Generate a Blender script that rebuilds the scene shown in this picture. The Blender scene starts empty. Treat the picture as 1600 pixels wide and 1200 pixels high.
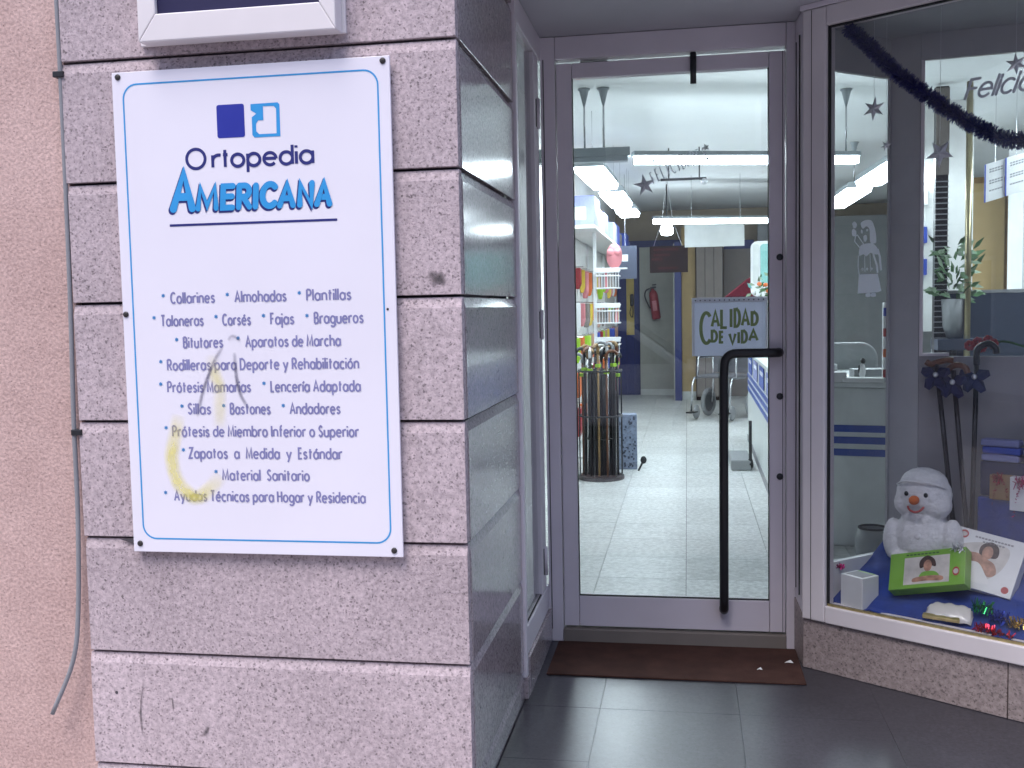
import bpy, math, random
from mathutils import Matrix, Vector
random.seed(7)
SC = bpy.context.scene
COL = SC.collection
PI = math.pi
RAD = math.radians

# ------------------------------------------------------------------ camera
cam_d = bpy.data.cameras.new('camera')
cam = bpy.data.objects.new('camera', cam_d)
COL.objects.link(cam)
cam_d.sensor_fit = 'HORIZONTAL'
cam_d.sensor_width = 36.0
cam_d.lens = 35.90
cam_d.clip_start = 0.05
cam_d.clip_end = 400.0
YAW, PITCH, ROLL = 0.1708, 0.0732, -0.0198
_f = Vector((-math.sin(YAW)*math.cos(PITCH), math.cos(YAW)*math.cos(PITCH), -math.sin(PITCH)))
_r = Vector((math.cos(YAW), math.sin(YAW), 0.0))
_u = _r.cross(_f)
_r2 = _r*math.cos(ROLL) + _u*math.sin(ROLL)
_u2 = _u*math.cos(ROLL) - _r*math.sin(ROLL)
cam.matrix_world = Matrix(((_r2.x, _u2.x, -_f.x, 0.5484), (_r2.y, _u2.y, -_f.y, -2.4802), (_r2.z, _u2.z, -_f.z, 1.2611), (0, 0, 0, 1)))
SC.camera = cam

# ------------------------------------------------------------------ sky, sun, exposure
SUN_EL, SUN_AZ = RAD(64), RAD(200)          # behind and above the camera, veiled by cloud
world = bpy.data.worlds.new('World'); SC.world = world
world.use_nodes = True
wn = world.node_tree.nodes; wl = world.node_tree.links
sky = wn.new('ShaderNodeTexSky'); sky.sky_type = 'NISHITA'; sky.sun_disc = False
sky.sun_elevation = SUN_EL; sky.sun_rotation = SUN_AZ
sky.dust_density = 2.0; sky.air_density = 1.0; sky.ozone_density = 2.0
wl.new(sky.outputs['Color'], wn['Background'].inputs['Color'])
wn['Background'].inputs['Strength'].default_value = 0.13
sun_d = bpy.data.lights.new('sun', 'SUN'); sun = bpy.data.objects.new('sun', sun_d); COL.objects.link(sun)
sun_d.energy = 1.0; sun_d.angle = RAD(30); sun_d.color = (1.0, 0.96, 0.95)
_sd = Vector((math.sin(SUN_AZ)*math.cos(SUN_EL), math.cos(SUN_AZ)*math.cos(SUN_EL), math.sin(SUN_EL)))
sun.rotation_euler = _sd.to_track_quat('Z', 'Y').to_euler()
SC.view_settings.view_transform = 'Standard'
SC.view_settings.look = 'None'
SC.view_settings.exposure = 1.46
SC.view_settings.gamma = 1.0
SC.view_settings.use_curve_mapping = False
SC.cycles.use_denoising = True
SC.cycles.max_bounces = 7
SC.cycles.diffuse_bounces = 3
SC.cycles.glossy_bounces = 4
SC.cycles.transparent_max_bounces = 20
SC.cycles.caustics_reflective = False
SC.cycles.caustics_refractive = False
SC.cycles.sample_clamp_indirect = 6.0

# ------------------------------------------------------------------ helpers
class MB:
    def __init__(s): s.v = []; s.f = []
    def add(s, vs, fs, M=None):
        b = len(s.v)
        s.v += [tuple(M @ Vector(p)) if M else tuple(p) for p in vs]
        s.f += [tuple(i + b for i in f) for f in fs]
        return s
    def box(s, x0, x1, y0, y1, z0, z1, M=None):
        vs = [(x0,y0,z0),(x1,y0,z0),(x1,y1,z0),(x0,y1,z0),(x0,y0,z1),(x1,y0,z1),(x1,y1,z1),(x0,y1,z1)]
        return s.add(vs, [(0,3,2,1),(4,5,6,7),(0,1,5,4),(1,2,6,5),(2,3,7,6),(3,0,4,7)], M)
    def prism(s, poly, a, b, axis='z', M=None):
        # closed outline extruded along one axis
        n = len(poly)
        def P(p, t):
            return (p[0],p[1],t) if axis == 'z' else ((t,p[0],p[1]) if axis == 'x' else (p[0],t,p[1]))
        vs = [P(p,a) for p in poly] + [P(p,b) for p in poly]
        fs = [tuple(range(n-1,-1,-1)), tuple(range(n,2*n))] + [(i,(i+1)%n,n+(i+1)%n,n+i) for i in range(n)]
        return s.add(vs, fs, M)
    def tube(s, pts, r, n=8, cap=True, M=None):
        pts = [Vector(p) for p in pts]; m = len(pts)
        rs = r if isinstance(r, (list, tuple)) else [r]*m
        vs = []; fs = []
        t = (pts[1]-pts[0]).normalized()
        a = t.orthogonal().normalized()
        for i, p in enumerate(pts):
            t = (pts[min(i+1,m-1)] - pts[max(i-1,0)]).normalized()
            a = (a - t*a.dot(t)).normalized(); b = t.cross(a)
            for k in range(n):
                q = p + (a*math.cos(2*PI*k/n) + b*math.sin(2*PI*k/n))*rs[i]
                vs.append(tuple(q))
        for i in range(m-1):
            for k in range(n):
                fs.append((i*n+k, i*n+(k+1)%n, (i+1)*n+(k+1)%n, (i+1)*n+k))
        if cap:
            fs.append(tuple(range(n-1,-1,-1))); fs.append(tuple(range((m-1)*n, m*n)))
        return s.add(vs, fs, M)
    def lathe(s, prof, c=(0,0,0), n=20, M=None):
        vs = []; fs = []; m = len(prof)
        for r, z in prof:
            for k in range(n):
                vs.append((c[0]+r*math.cos(2*PI*k/n), c[1]+r*math.sin(2*PI*k/n), c[2]+z))
        for i in range(m-1):
            for k in range(n):
                fs.append((i*n+k, i*n+(k+1)%n, (i+1)*n+(k+1)%n, (i+1)*n+k))
        fs.append(tuple(range(n-1,-1,-1))); fs.append(tuple(range((m-1)*n, m*n)))
        return s.add(vs, fs, M)
    def ell(s, c, r, n=18, m=10, M=None):
        vs = [(c[0],c[1],c[2]-r[2])]; fs = []
        for i in range(1, m):
            a = -PI/2 + PI*i/m
            for k in range(n):
                b = 2*PI*k/n
                vs.append((c[0]+r[0]*math.cos(a)*math.cos(b), c[1]+r[1]*math.cos(a)*math.sin(b), c[2]+r[2]*math.sin(a)))
        vs.append((c[0],c[1],c[2]+r[2]))
        for k in range(n): fs.append((0, 1+(k+1)%n, 1+k))
        for i in range(m-2):
            for k in range(n):
                fs.append((1+i*n+k, 1+i*n+(k+1)%n, 1+(i+1)*n+(k+1)%n, 1+(i+1)*n+k))
        t = len(vs)-1
        for k in range(n): fs.append((t, 1+(m-2)*n+k, 1+(m-2)*n+(k+1)%n))
        return s.add(vs, fs, M)
    def build(s, name, m, parent=None, bevel=0, smooth=False, loc=None, rz=0):
        me = bpy.data.meshes.new(name); me.from_pydata(s.v, [], s.f); me.update()
        o = bpy.data.objects.new(name, me); COL.objects.link(o)
        me.materials.append(MAT[m] if isinstance(m, str) else m)
        if smooth:
            for p in me.polygons: p.use_smooth = True
        if parent: o.parent = parent
        if loc: o.location = loc
        if rz: o.rotation_euler = (0,0,rz)
        if bevel:
            b = o.modifiers.new('bevel', 'BEVEL'); b.width = bevel; b.segments = 2; b.limit_method = 'ANGLE'
        return o
def tag(o, label, cat, group=None, kind=None):
    if label: o['label'] = label
    if cat: o['category'] = cat
    if group: o['group'] = group
    if kind: o['kind'] = kind
    return o
def thing(name, label, cat, loc=(0,0,0), rz=0, group=None):
    o = bpy.data.objects.new(name, None); COL.objects.link(o); o.empty_display_size = 0.05
    o.location = loc; o.rotation_euler = (0,0,rz)
    return tag(o, label, cat, group)
def dup(root, loc, rz=0, label=None):
    r = root.copy(); COL.objects.link(r); r.location = loc; r.rotation_euler = (0,0,rz)
    if label: r['label'] = label
    for ch in list(root.children):
        c = ch.copy(); COL.objects.link(c); c.parent = r
        for g in list(ch.children):
            d = g.copy(); COL.objects.link(d); d.parent = c
    return r
def catmull(pts, n=6, closed=False):
    out = []; P = [Vector(p) for p in pts]; m = len(P)
    rng = range(m if closed else m-1)
    for i in rng:
        p0 = P[(i-1)%m] if closed or i > 0 else P[0]*2-P[1]
        p1 = P[i]; p2 = P[(i+1)%m]
        p3 = P[(i+2)%m] if closed or i+2 < m else P[-1]*2-P[-2]
        for k in range(n):
            t = k/n
            out.append(0.5*((2*p1)+(p2-p0)*t+(2*p0-5*p1+4*p2-p3)*t*t+(3*p1-p0-3*p2+p3)*t**3))
    if not closed: out.append(P[-1])
    return [tuple(q) for q in out]

# ------------------------------------------------------------------ materials
MAT = {}
def _base(name):
    m = bpy.data.materials.new(name); m.use_nodes = True; MAT[name] = m
    return m, m.node_tree.nodes, m.node_tree.links, m.node_tree.nodes['Principled BSDF']
def mat(name, col, rough=0.6, metal=0.0, spec=0.5, var=0.06, vscale=9.0, bump=0.0, bscale=200.0, coat=0.0, emit=None, sheen=0.0, alpha=None, trans=0.0):
    m, N, L, P = _base(name)
    P.inputs['Roughness'].default_value = rough; P.inputs['Metallic'].default_value = metal
    P.inputs['Specular IOR Level'].default_value = spec; P.inputs['Coat Weight'].default_value = coat
    P.inputs['Sheen Weight'].default_value = sheen
    tc = N.new('ShaderNodeTexCoord')
    if var:
        nz = N.new('ShaderNodeTexNoise'); nz.inputs['Scale'].default_value = vscale; nz.inputs['Detail'].default_value = 3
        L.new(tc.outputs['Object'], nz.inputs['Vector'])
        mr = N.new('ShaderNodeMapRange'); mr.inputs['From Min'].default_value = 0.3; mr.inputs['From Max'].default_value = 0.7
        mr.inputs['To Min'].default_value = 1-var; mr.inputs['To Max'].default_value = 1+var
        L.new(nz.outputs['Fac'], mr.inputs['Value'])
        mx = N.new('ShaderNodeVectorMath'); mx.operation = 'SCALE'; mx.inputs[0].default_value = col
        L.new(mr.outputs['Result'], mx.inputs['Scale']); L.new(mx.outputs['Vector'], P.inputs['Base Color'])
        r2 = N.new('ShaderNodeMapRange'); r2.inputs['To Min'].default_value = max(0.02, rough*0.8); r2.inputs['To Max'].default_value = min(1, rough*1.2)
        L.new(nz.outputs['Fac'], r2.inputs['Value']); L.new(r2.outputs['Result'], P.inputs['Roughness'])
    else:
        P.inputs['Base Color'].default_value = (*col, 1)
    if bump:
        bn = N.new('ShaderNodeTexNoise'); bn.inputs['Scale'].default_value = bscale; bn.inputs['Detail'].default_value = 4
        L.new(tc.outputs['Object'], bn.inputs['Vector'])
        bp = N.new('ShaderNodeBump'); bp.inputs['Strength'].default_value = bump; bp.inputs['Distance'].default_value = 0.004
        L.new(bn.outputs['Fac'], bp.inputs['Height']); L.new(bp.outputs['Normal'], P.inputs['Normal'])
    if emit:
        P.inputs['Emission Color'].default_value = (*emit[0], 1); P.inputs['Emission Strength'].default_value = emit[1]
    return m
def granite(name, base, dark, light, rough, scale=95.0, bump=0.25, amount=0.5, coat=0.0, stain=0.0, spec=0.5, rvar=0.25):
    m, N, L, P = _base(name)
    P.inputs['Specular IOR Level'].default_value = spec; P.inputs['Coat Weight'].default_value = coat; P.inputs['Coat Roughness'].default_value = 0.05
    tc = N.new('ShaderNodeTexCoord'); oi = N.new('ShaderNodeObjectInfo')
    off = N.new('ShaderNodeVectorMath'); off.operation = 'SCALE'; off.inputs[0].default_value = (3.1, 7.7, 5.3)
    L.new(oi.outputs['Random'], off.inputs['Scale'])
    ad = N.new('ShaderNodeVectorMath'); ad.operation = 'ADD'
    L.new(tc.outputs['Object'], ad.inputs[0]); L.new(off.outputs['Vector'], ad.inputs[1])
    n1 = N.new('ShaderNodeTexNoise'); n1.inputs['Scale'].default_value = scale; n1.inputs['Detail'].default_value = 3; n1.inputs['Roughness'].default_value = 0.6
    n2 = N.new('ShaderNodeTexNoise'); n2.inputs['Scale'].default_value = scale*0.45; n2.inputs['Detail'].default_value = 2
    n3 = N.new('ShaderNodeTexNoise'); n3.inputs['Scale'].default_value = 2.6; n3.inputs['Detail'].default_value = 3
    for q in (n1, n2): L.new(ad.outputs['Vector'], q.inputs['Vector'])
    L.new(tc.outputs['Object'], n3.inputs['Vector'])
    vo = N.new('ShaderNodeTexVoronoi'); vo.inputs['Scale'].default_value = scale*1.1; L.new(ad.outputs['Vector'], vo.inputs['Vector'])
    r1 = N.new('ShaderNodeValToRGB'); r1.color_ramp.elements[0].position = 0.30; r1.color_ramp.elements[1].position = 0.44
    r1.color_ramp.elements[0].color = (*dark, 1); r1.color_ramp.elements[1].color = (*base, 1)
    e = r1.color_ramp.elements.new(0.62); e.color = (*base, 1)
    e = r1.color_ramp.elements.new(0.75); e.color = (*light, 1)
    L.new(n1.outputs['Fac'], r1.inputs['Fac'])
    r2 = N.new('ShaderNodeMapRange'); r2.inputs['From Min'].default_value = 0.32; r2.inputs['From Max'].default_value = 0.68
    r2.inputs['To Min'].default_value = 0.80; r2.inputs['To Max'].default_value = 1.16; L.new(n2.outputs['Fac'], r2.inputs['Value'])
    r3 = N.new('ShaderNodeMapRange'); r3.inputs['From Min'].default_value = 0.3; r3.inputs['From Max'].default_value = 0.7
    r3.inputs['To Min'].default_value = 1-0.06-stain; r3.inputs['To Max'].default_value = 1.05; L.new(n3.outputs['Fac'], r3.inputs['Value'])
    # mica flakes from voronoi cell colour
    sx = N.new('ShaderNodeSeparateColor'); L.new(vo.outputs['Color'], sx.inputs['Color'])
    r4 = N.new('ShaderNodeMapRange'); r4.inputs['From Min'].default_value = 0.0; r4.inputs['From Max'].default_value = 0.13
    r4.inputs['To Min'].default_value = 1-amount; r4.inputs['To Max'].default_value = 1.0; L.new(sx.outputs['Red'], r4.inputs['Value'])
    r5 = N.new('ShaderNodeMapRange'); r5.inputs['To Min'].default_value = 0.92; r5.inputs['To Max'].default_value = 1.06; L.new(oi.outputs['Random'], r5.inputs['Value'])
    a = N.new('ShaderNodeMath'); a.operation = 'MULTIPLY'; L.new(r2.outputs['Result'], a.inputs[0]); L.new(r3.outputs['Result'], a.inputs[1])
    b = N.new('ShaderNodeMath'); b.operation = 'MULTIPLY'; L.new(a.outputs[0], b.inputs[0]); L.new(r4.outputs['Result'], b.inputs[1])
    c = N.new('ShaderNodeMath'); c.operation = 'MULTIPLY'; L.new(b.outputs[0], c.inputs[0]); L.new(r5.outputs['Result'], c.inputs[1])
    sc = N.new('ShaderNodeVectorMath'); sc.operation = 'SCALE'; L.new(r1.outputs['Color'], sc.inputs[0]); L.new(c.outputs[0], sc.inputs['Scale'])
    L.new(sc.outputs['Vector'], P.inputs['Base Color'])
    rr = N.new('ShaderNodeMapRange'); rr.inputs['To Min'].default_value = rough*(1-rvar); rr.inputs['To Max'].default_value = rough*(1+rvar)
    L.new(n3.outputs['Fac'], rr.inputs['Value']); L.new(rr.outputs['Result'], P.inputs['Roughness'])
    if bump:
        bp = N.new('ShaderNodeBump'); bp.inputs['Strength'].default_value = bump; bp.inputs['Distance'].default_value = 0.003
        L.new(n1.outputs['Fac'], bp.inputs['Height']); L.new(bp.outputs['Normal'], P.inputs['Normal'])
    return m
def glassmat(name, tint=(0.97,0.975,0.98), f0=0.04, rough=0.0, dirt=0.0):
    m, N, L, P = _base(name); N.remove(P)
    out = [n for n in N if n.type == 'OUTPUT_MATERIAL'][0]
    tr = N.new('ShaderNodeBsdfTransparent'); tr.inputs['Color'].default_value = (*tint, 1)
    gl = N.new('ShaderNodeBsdfGlossy'); gl.inputs['Roughness'].default_value = rough
    lw = N.new('ShaderNodeLayerWeight'); lw.inputs['Blend'].default_value = 0.5
    pw = N.new('ShaderNodeMath'); pw.operation = 'POWER'; pw.inputs[1].default_value = 5; L.new(lw.outputs['Facing'], pw.inputs[0])
    ma = N.new('ShaderNodeMath'); ma.operation = 'MULTIPLY_ADD'; ma.inputs[1].default_value = 1-f0; ma.inputs[2].default_value = f0; L.new(pw.outputs[0], ma.inputs[0])
    mx = N.new('ShaderNodeMixShader'); L.new(ma.outputs[0], mx.inputs['Fac']); L.new(tr.outputs[0], mx.inputs[1]); L.new(gl.outputs[0], mx.inputs[2])
    if dirt:
        tc = N.new('ShaderNodeTexCoord'); nz = N.new('ShaderNodeTexNoise'); nz.inputs['Scale'].default_value = 5; nz.inputs['Detail'].default_value = 8
        L.new(tc.outputs['Object'], nz.inputs['Vector'])
        mr = N.new('ShaderNodeMapRange'); mr.inputs['From Min'].default_value = 0.4; mr.inputs['From Max'].default_value = 0.75; mr.inputs['To Max'].default_value = dirt
        L.new(nz.outputs['Fac'], mr.inputs['Value'])
        df = N.new('ShaderNodeBsdfDiffuse'); df.inputs['Color'].default_value = (0.6,0.62,0.66,1)
        m2 = N.new('ShaderNodeMixShader'); L.new(mr.outputs['Result'], m2.inputs['Fac']); L.new(mx.outputs[0], m2.inputs[1]); L.new(df.outputs[0], m2.inputs[2]); mx = m2
    L.new(mx.outputs[0], out.inputs['Surface'])
    return m
def filmmat(name, col, back):
    # thin paper or film: part of the light comes through from behind
    m, N, L, P = _base(name)
    out = [n for n in N if n.type == 'OUTPUT_MATERIAL'][0]
    P.inputs['Base Color'].default_value = (*col, 1); P.inputs['Roughness'].default_value = 0.6
    tl = N.new('ShaderNodeBsdfTranslucent'); tl.inputs['Color'].default_value = (*col, 1)
    mx = N.new('ShaderNodeMixShader'); mx.inputs['Fac'].default_value = back
    L.new(P.outputs[0], mx.inputs[1]); L.new(tl.outputs[0], mx.inputs[2]); L.new(mx.outputs[0], out.inputs['Surface'])
    return m
def stuccomat(name, col, col2):
    m, N, L, P = _base(name)
    P.inputs['Roughness'].default_value = 0.95; P.inputs['Specular IOR Level'].default_value = 0.2
    tc = N.new('ShaderNodeTexCoord')
    n1 = N.new('ShaderNodeTexNoise'); n1.inputs['Scale'].default_value = 120; n1.inputs['Detail'].default_value = 5
    n2 = N.new('ShaderNodeTexNoise'); n2.inputs['Scale'].default_value = 2.2; n2.inputs['Detail'].default_value = 7; n2.inputs['Roughness'].default_value = 0.62
    n4 = N.new('ShaderNodeTexNoise'); n4.inputs['Scale'].default_value = 190; n4.inputs['Detail'].default_value = 2
    for n in (n1, n2, n4): L.new(tc.outputs['Object'], n.inputs['Vector'])
    rp = N.new('ShaderNodeValToRGB'); rp.color_ramp.elements[0].position = 0.33; rp.color_ramp.elements[1].position = 0.66
    rp.color_ramp.elements[0].color = (*col2, 1); rp.color_ramp.elements[1].color = (*col, 1); L.new(n2.outputs['Fac'], rp.inputs['Fac'])
    mr = N.new('ShaderNodeMapRange'); mr.inputs['From Min'].default_value = 0.3; mr.inputs['From Max'].default_value = 0.7; mr.inputs['To Min'].default_value = 0.78; mr.inputs['To Max'].default_value = 1.16
    L.new(n1.outputs['Fac'], mr.inputs['Value'])
    sp = N.new('ShaderNodeMapRange'); sp.inputs['From Min'].default_value = 0.27; sp.inputs['From Max'].default_value = 0.36; sp.inputs['To Min'].default_value = 0.55; sp.inputs['To Max'].default_value = 1.0
    L.new(n4.outputs['Fac'], sp.inputs['Value'])
    mu = N.new('ShaderNodeMath'); mu.operation = 'MULTIPLY'; L.new(mr.outputs['Result'], mu.inputs[0]); L.new(sp.outputs['Result'], mu.inputs[1])
    sc = N.new('ShaderNodeVectorMath'); sc.operation = 'SCALE'; L.new(rp.outputs['Color'], sc.inputs[0]); L.new(mu.outputs[0], sc.inputs['Scale'])
    L.new(sc.outputs['Vector'], P.inputs['Base Color'])
    bp = N.new('ShaderNodeBump'); bp.inputs['Strength'].default_value = 0.5; bp.inputs['Distance'].default_value = 0.005
    L.new(n1.outputs['Fac'], bp.inputs['Height']); L.new(bp.outputs['Normal'], P.inputs['Normal'])
    return m
def smearmat(name, col, strength):
    # spray-paint smear: opacity falls off across the ribbon (uv v) and breaks up with noise
    m, N, L, P = _base(name)
    P.inputs['Base Color'].default_value = (*col, 1); P.inputs['Roughness'].default_value = 0.8
    uv = N.new('ShaderNodeUVMap'); sx = N.new('ShaderNodeSeparateXYZ'); L.new(uv.outputs['UV'], sx.inputs[0])
    def math_(op, a, b=None):
        n = N.new('ShaderNodeMath'); n.operation = op
        for i, q in enumerate((a, b)):
            if q is None: continue
            if isinstance(q, (int, float)): n.inputs[i].default_value = q
            else: L.new(q, n.inputs[i])
        return n.outputs[0]
    def bellf(s):
        q = math_('SUBTRACT', math_('MULTIPLY', s, 2.0), 1.0)
        return math_('SUBTRACT', 1.0, math_('MULTIPLY', q, q))
    bv = math_('POWER', bellf(sx.outputs['Y']), 1.6)
    bu = math_('POWER', bellf(sx.outputs['X']), 0.5)
    tc = N.new('ShaderNodeTexCoord'); nz = N.new('ShaderNodeTexNoise'); nz.inputs['Scale'].default_value = 26; nz.inputs['Detail'].default_value = 5
    L.new(tc.outputs['Object'], nz.inputs['Vector'])
    a = math_('MULTIPLY', math_('MULTIPLY', bv, bu), math_('MULTIPLY', nz.outputs['Fac'], 2*strength))
    n = N.new('ShaderNodeMath'); n.operation = 'MINIMUM'; n.inputs[1].default_value = 1.0; L.new(a, n.inputs[0])
    L.new(n.outputs[0], P.inputs['Alpha'])
    return m

granite('granite_flamed', (0.52,0.425,0.452), (0.28,0.225,0.25), (0.61,0.52,0.545), 0.85, 190, 0.4, 0.55, stain=0.12, spec=0.25)
granite('granite_polished', (0.37,0.315,0.335), (0.18,0.15,0.165), (0.46,0.40,0.42), 0.13, 190, 0.0, 0.45, coat=0.0)
granite('granite_plinth', (0.38,0.31,0.30), (0.15,0.12,0.12), (0.46,0.40,0.39), 0.5, 150, 0.1, 0.5)
mat('carton_blue', (0.22,0.26,0.36), 0.5, var=0.3, vscale=40)
granite('floor_stone', (0.046,0.045,0.056), (0.026,0.026,0.032), (0.085,0.083,0.096), 0.29, 150, 0.03, 0.35, stain=0.2, spec=0.4, rvar=0.12)
granite('terrazzo', (0.66,0.67,0.66), (0.52,0.53,0.53), (0.74,0.74,0.73), 0.36, 90, 0.0, 0.10, rvar=0.1, spec=0.4)
granite('paving', (0.42,0.40,0.41), (0.25,0.24,0.24), (0.50,0.48,0.48), 0.8, 60, 0.2, 0.3, stain=0.15)
stuccomat('stucco', (0.61,0.435,0.405), (0.49,0.335,0.31))
stuccomat('stucco_far', (0.60,0.56,0.54), (0.54,0.50,0.48))
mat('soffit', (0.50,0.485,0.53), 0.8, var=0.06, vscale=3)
mat('mortar', (0.07,0.06,0.07), 0.95)
mat('asphalt', (0.05,0.05,0.052), 0.9, bump=0.5, bscale=120, var=0.2)
mat('ground', (0.20,0.19,0.18), 0.95, var=0.2, vscale=1)
mat('sign_white', (0.79,0.755,0.84), 0.30, var=0.025, vscale=2.2)
mat('sign_edge', (0.55,0.55,0.57), 0.4)
mat('ink_blue', (0.22,0.215,0.42), 0.5, var=0.05)
mat('ink_navy', (0.025,0.028,0.17), 0.4, var=0.05)
mat('ink_logo', (0.025,0.035,0.32), 0.4, var=0.05)
mat('ink_sky', (0.035,0.30,0.66), 0.4, var=0.05)
mat('ink_star', (0.05,0.22,0.50), 0.5, var=0.05)
mat('screw_dark', (0.05,0.045,0.045), 0.5, metal=0.5)
smearmat('smear_yellow', (0.88,0.78,0.08), 0.46)
smearmat('smear_pale', (0.85,0.76,0.12), 0.26)
mat('faint_red', (0.06,0.018,0.018), 0.9, spec=0.1)
smearmat('smear_dirt', (0.10,0.085,0.09), 0.6)
smearmat('smear_grey', (0.14,0.13,0.20), 0.6)
mat('alu_white', (0.76,0.70,0.76), 0.42, var=0.05, vscale=4, bump=0.03, bscale=90)
mat('alu_lit', (0.74,0.685,0.70), 0.42, var=0.05, vscale=4)
mat('frame_navy', (0.015,0.012,0.06), 0.45)
mat('cable_grey', (0.24,0.24,0.26), 0.6)
mat('black_metal', (0.014,0.013,0.016), 0.38)
mat('rubber', (0.012,0.012,0.013), 0.7)
mat('dark_metal', (0.05,0.05,0.055), 0.4, metal=0.6)
mat('steel', (0.55,0.56,0.58), 0.25, metal=1.0)
mat('silver', (0.66,0.67,0.70), 0.35, metal=0.75, var=0.1, vscale=60)
mat('brass', (0.35,0.30,0.18), 0.3, metal=0.8)
mat('mat_brown', (0.070,0.036,0.030), 0.95, var=0.22, vscale=14, bump=0.9, bscale=420, spec=0.1)
mat('paper', (0.80,0.80,0.80), 0.8)
glassmat('glass', f0=0.05, dirt=0.02)
glassmat('glass_window', f0=0.035, dirt=0.03)
glassmat('glass_inner', f0=0.03)
mat('ceiling_white', (0.78,0.80,0.80), 0.85, var=0.03, vscale=1.5)
mat('wall_cream', (0.42,0.35,0.26), 0.8)
mat('wall_pale', (0.42,0.42,0.38), 0.8)
mat('peg_white', (0.72,0.72,0.70), 0.6)
mat('blue_paint', (0.018,0.028,0.15), 0.5)
mat('yellow_paint', (0.62,0.46,0.13), 0.6)
mat('yellow_wall', (0.42,0.30,0.14), 0.8)
mat('taupe', (0.22,0.19,0.17), 0.7)
mat('brown_wood', (0.28,0.17,0.07), 0.55, var=0.2, vscale=12)
mat('brown_dark', (0.022,0.014,0.013), 0.9, spec=0.1)
mat('board_pale', (0.62,0.64,0.62), 0.7)
mat('lamp_grey', (0.36,0.40,0.42), 0.5)
mat('lamp_lit', (0.9,0.95,1.0), 0.5, var=0, emit=((0.80,0.94,1.0), 13.0))
mat('counter_white', (0.68,0.71,0.70), 0.35)
mat('counter_blue', (0.035,0.08,0.36), 0.4)
mat('white_plastic', (0.74,0.75,0.76), 0.45)
mat('white_wire', (0.75,0.75,0.76), 0.4)
mat('red', (0.32,0.02,0.025), 0.45)
mat('red_dark', (0.12,0.010,0.02), 0.9, spec=0.1)
mat('orange', (0.70,0.16,0.04), 0.6)
mat('lime', (0.35,0.60,0.03), 0.6)
mat('yellow', (0.70,0.50,0.06), 0.6)
mat('pink', (0.62,0.22,0.24), 0.7)
mat('teal', (0.12,0.42,0.40), 0.5)
mat('lilac', (0.22,0.24,0.46), 0.6)
mat('blue', (0.04,0.08,0.42), 0.5)
mat('tan_cloth', (0.46,0.27,0.20), 0.8)
mat('grey_fabric', (0.12,0.12,0.13), 0.9)
mat('grey_plastic', (0.28,0.29,0.30), 0.5)
mat('aqua', (0.24,0.50,0.47), 0.4)
mat('leaf', (0.045,0.12,0.035), 0.6, var=0.4, vscale=30)
mat('leaf_pale', (0.20,0.28,0.18), 0.6, var=0.3, vscale=30)
mat('display_grey', (0.34,0.325,0.335), 0.75)
mat('display_post', (0.42,0.42,0.43), 0.6)
mat('display_ceiling', (0.36,0.37,0.38), 0.8)
mat('blue_cloth', (0.015,0.042,0.24), 0.85, var=0.25, vscale=14, sheen=0.3, bump=0.25, bscale=60)
mat('navy_cloth', (0.008,0.012,0.07), 0.9, var=0.25)
mat('plush', (0.80,0.80,0.82), 0.98, var=0.08, vscale=60, bump=0.8, bscale=330, sheen=0.4, spec=0.1)
mat('nose_orange', (0.62,0.15,0.04), 0.9, bump=0.4, bscale=300)
mat('black', (0.006,0.006,0.007), 0.3)
mat('box_green', (0.20,0.42,0.06), 0.4)
mat('skin_print', (0.42,0.23,0.16), 0.4, var=0.4, vscale=45)
mat('hair_print', (0.06,0.035,0.03), 0.4, var=0.5, vscale=60)
mat('print_pale', (0.58,0.55,0.52), 0.4, var=0.18, vscale=22)
mat('print_red', (0.42,0.06,0.06), 0.5)
mat('print_grey', (0.28,0.28,0.30), 0.6)
mat('gold_foil', (0.55,0.45,0.22), 0.3, metal=0.7, var=0.2, vscale=40)
mat('foil_white', (0.70,0.68,0.66), 0.25, spec=0.8)
mat('tinsel_navy', (0.022,0.026,0.17), 0.4, spec=0.5)
mat('tinsel_green', (0.02,0.30,0.10), 0.25, metal=0.7)
mat('tinsel_red', (0.55,0.02,0.05), 0.25, metal=0.7)
mat('tinsel_pink', (0.65,0.02,0.22), 0.25, metal=0.7)
mat('tinsel_blue', (0.03,0.06,0.45), 0.25, metal=0.7)
mat('tinsel_gold', (0.6,0.4,0.1), 0.25, metal=0.8)
mat('cane_brown', (0.14,0.05,0.02), 0.4)
mat('cane_black', (0.012,0.009,0.012), 0.35)
filmmat('sticker_white', (0.90,0.92,0.95), 0.5)
filmmat('banner', (0.80,0.83,0.92), 0.5)
filmmat('banner_white', (0.95,0.95,0.97), 0.5)
mat('ink_green', (0.24,0.34,0.07), 0.6)
mat('screen_blue', (0.045,0.055,0.09), 0.5)
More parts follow.
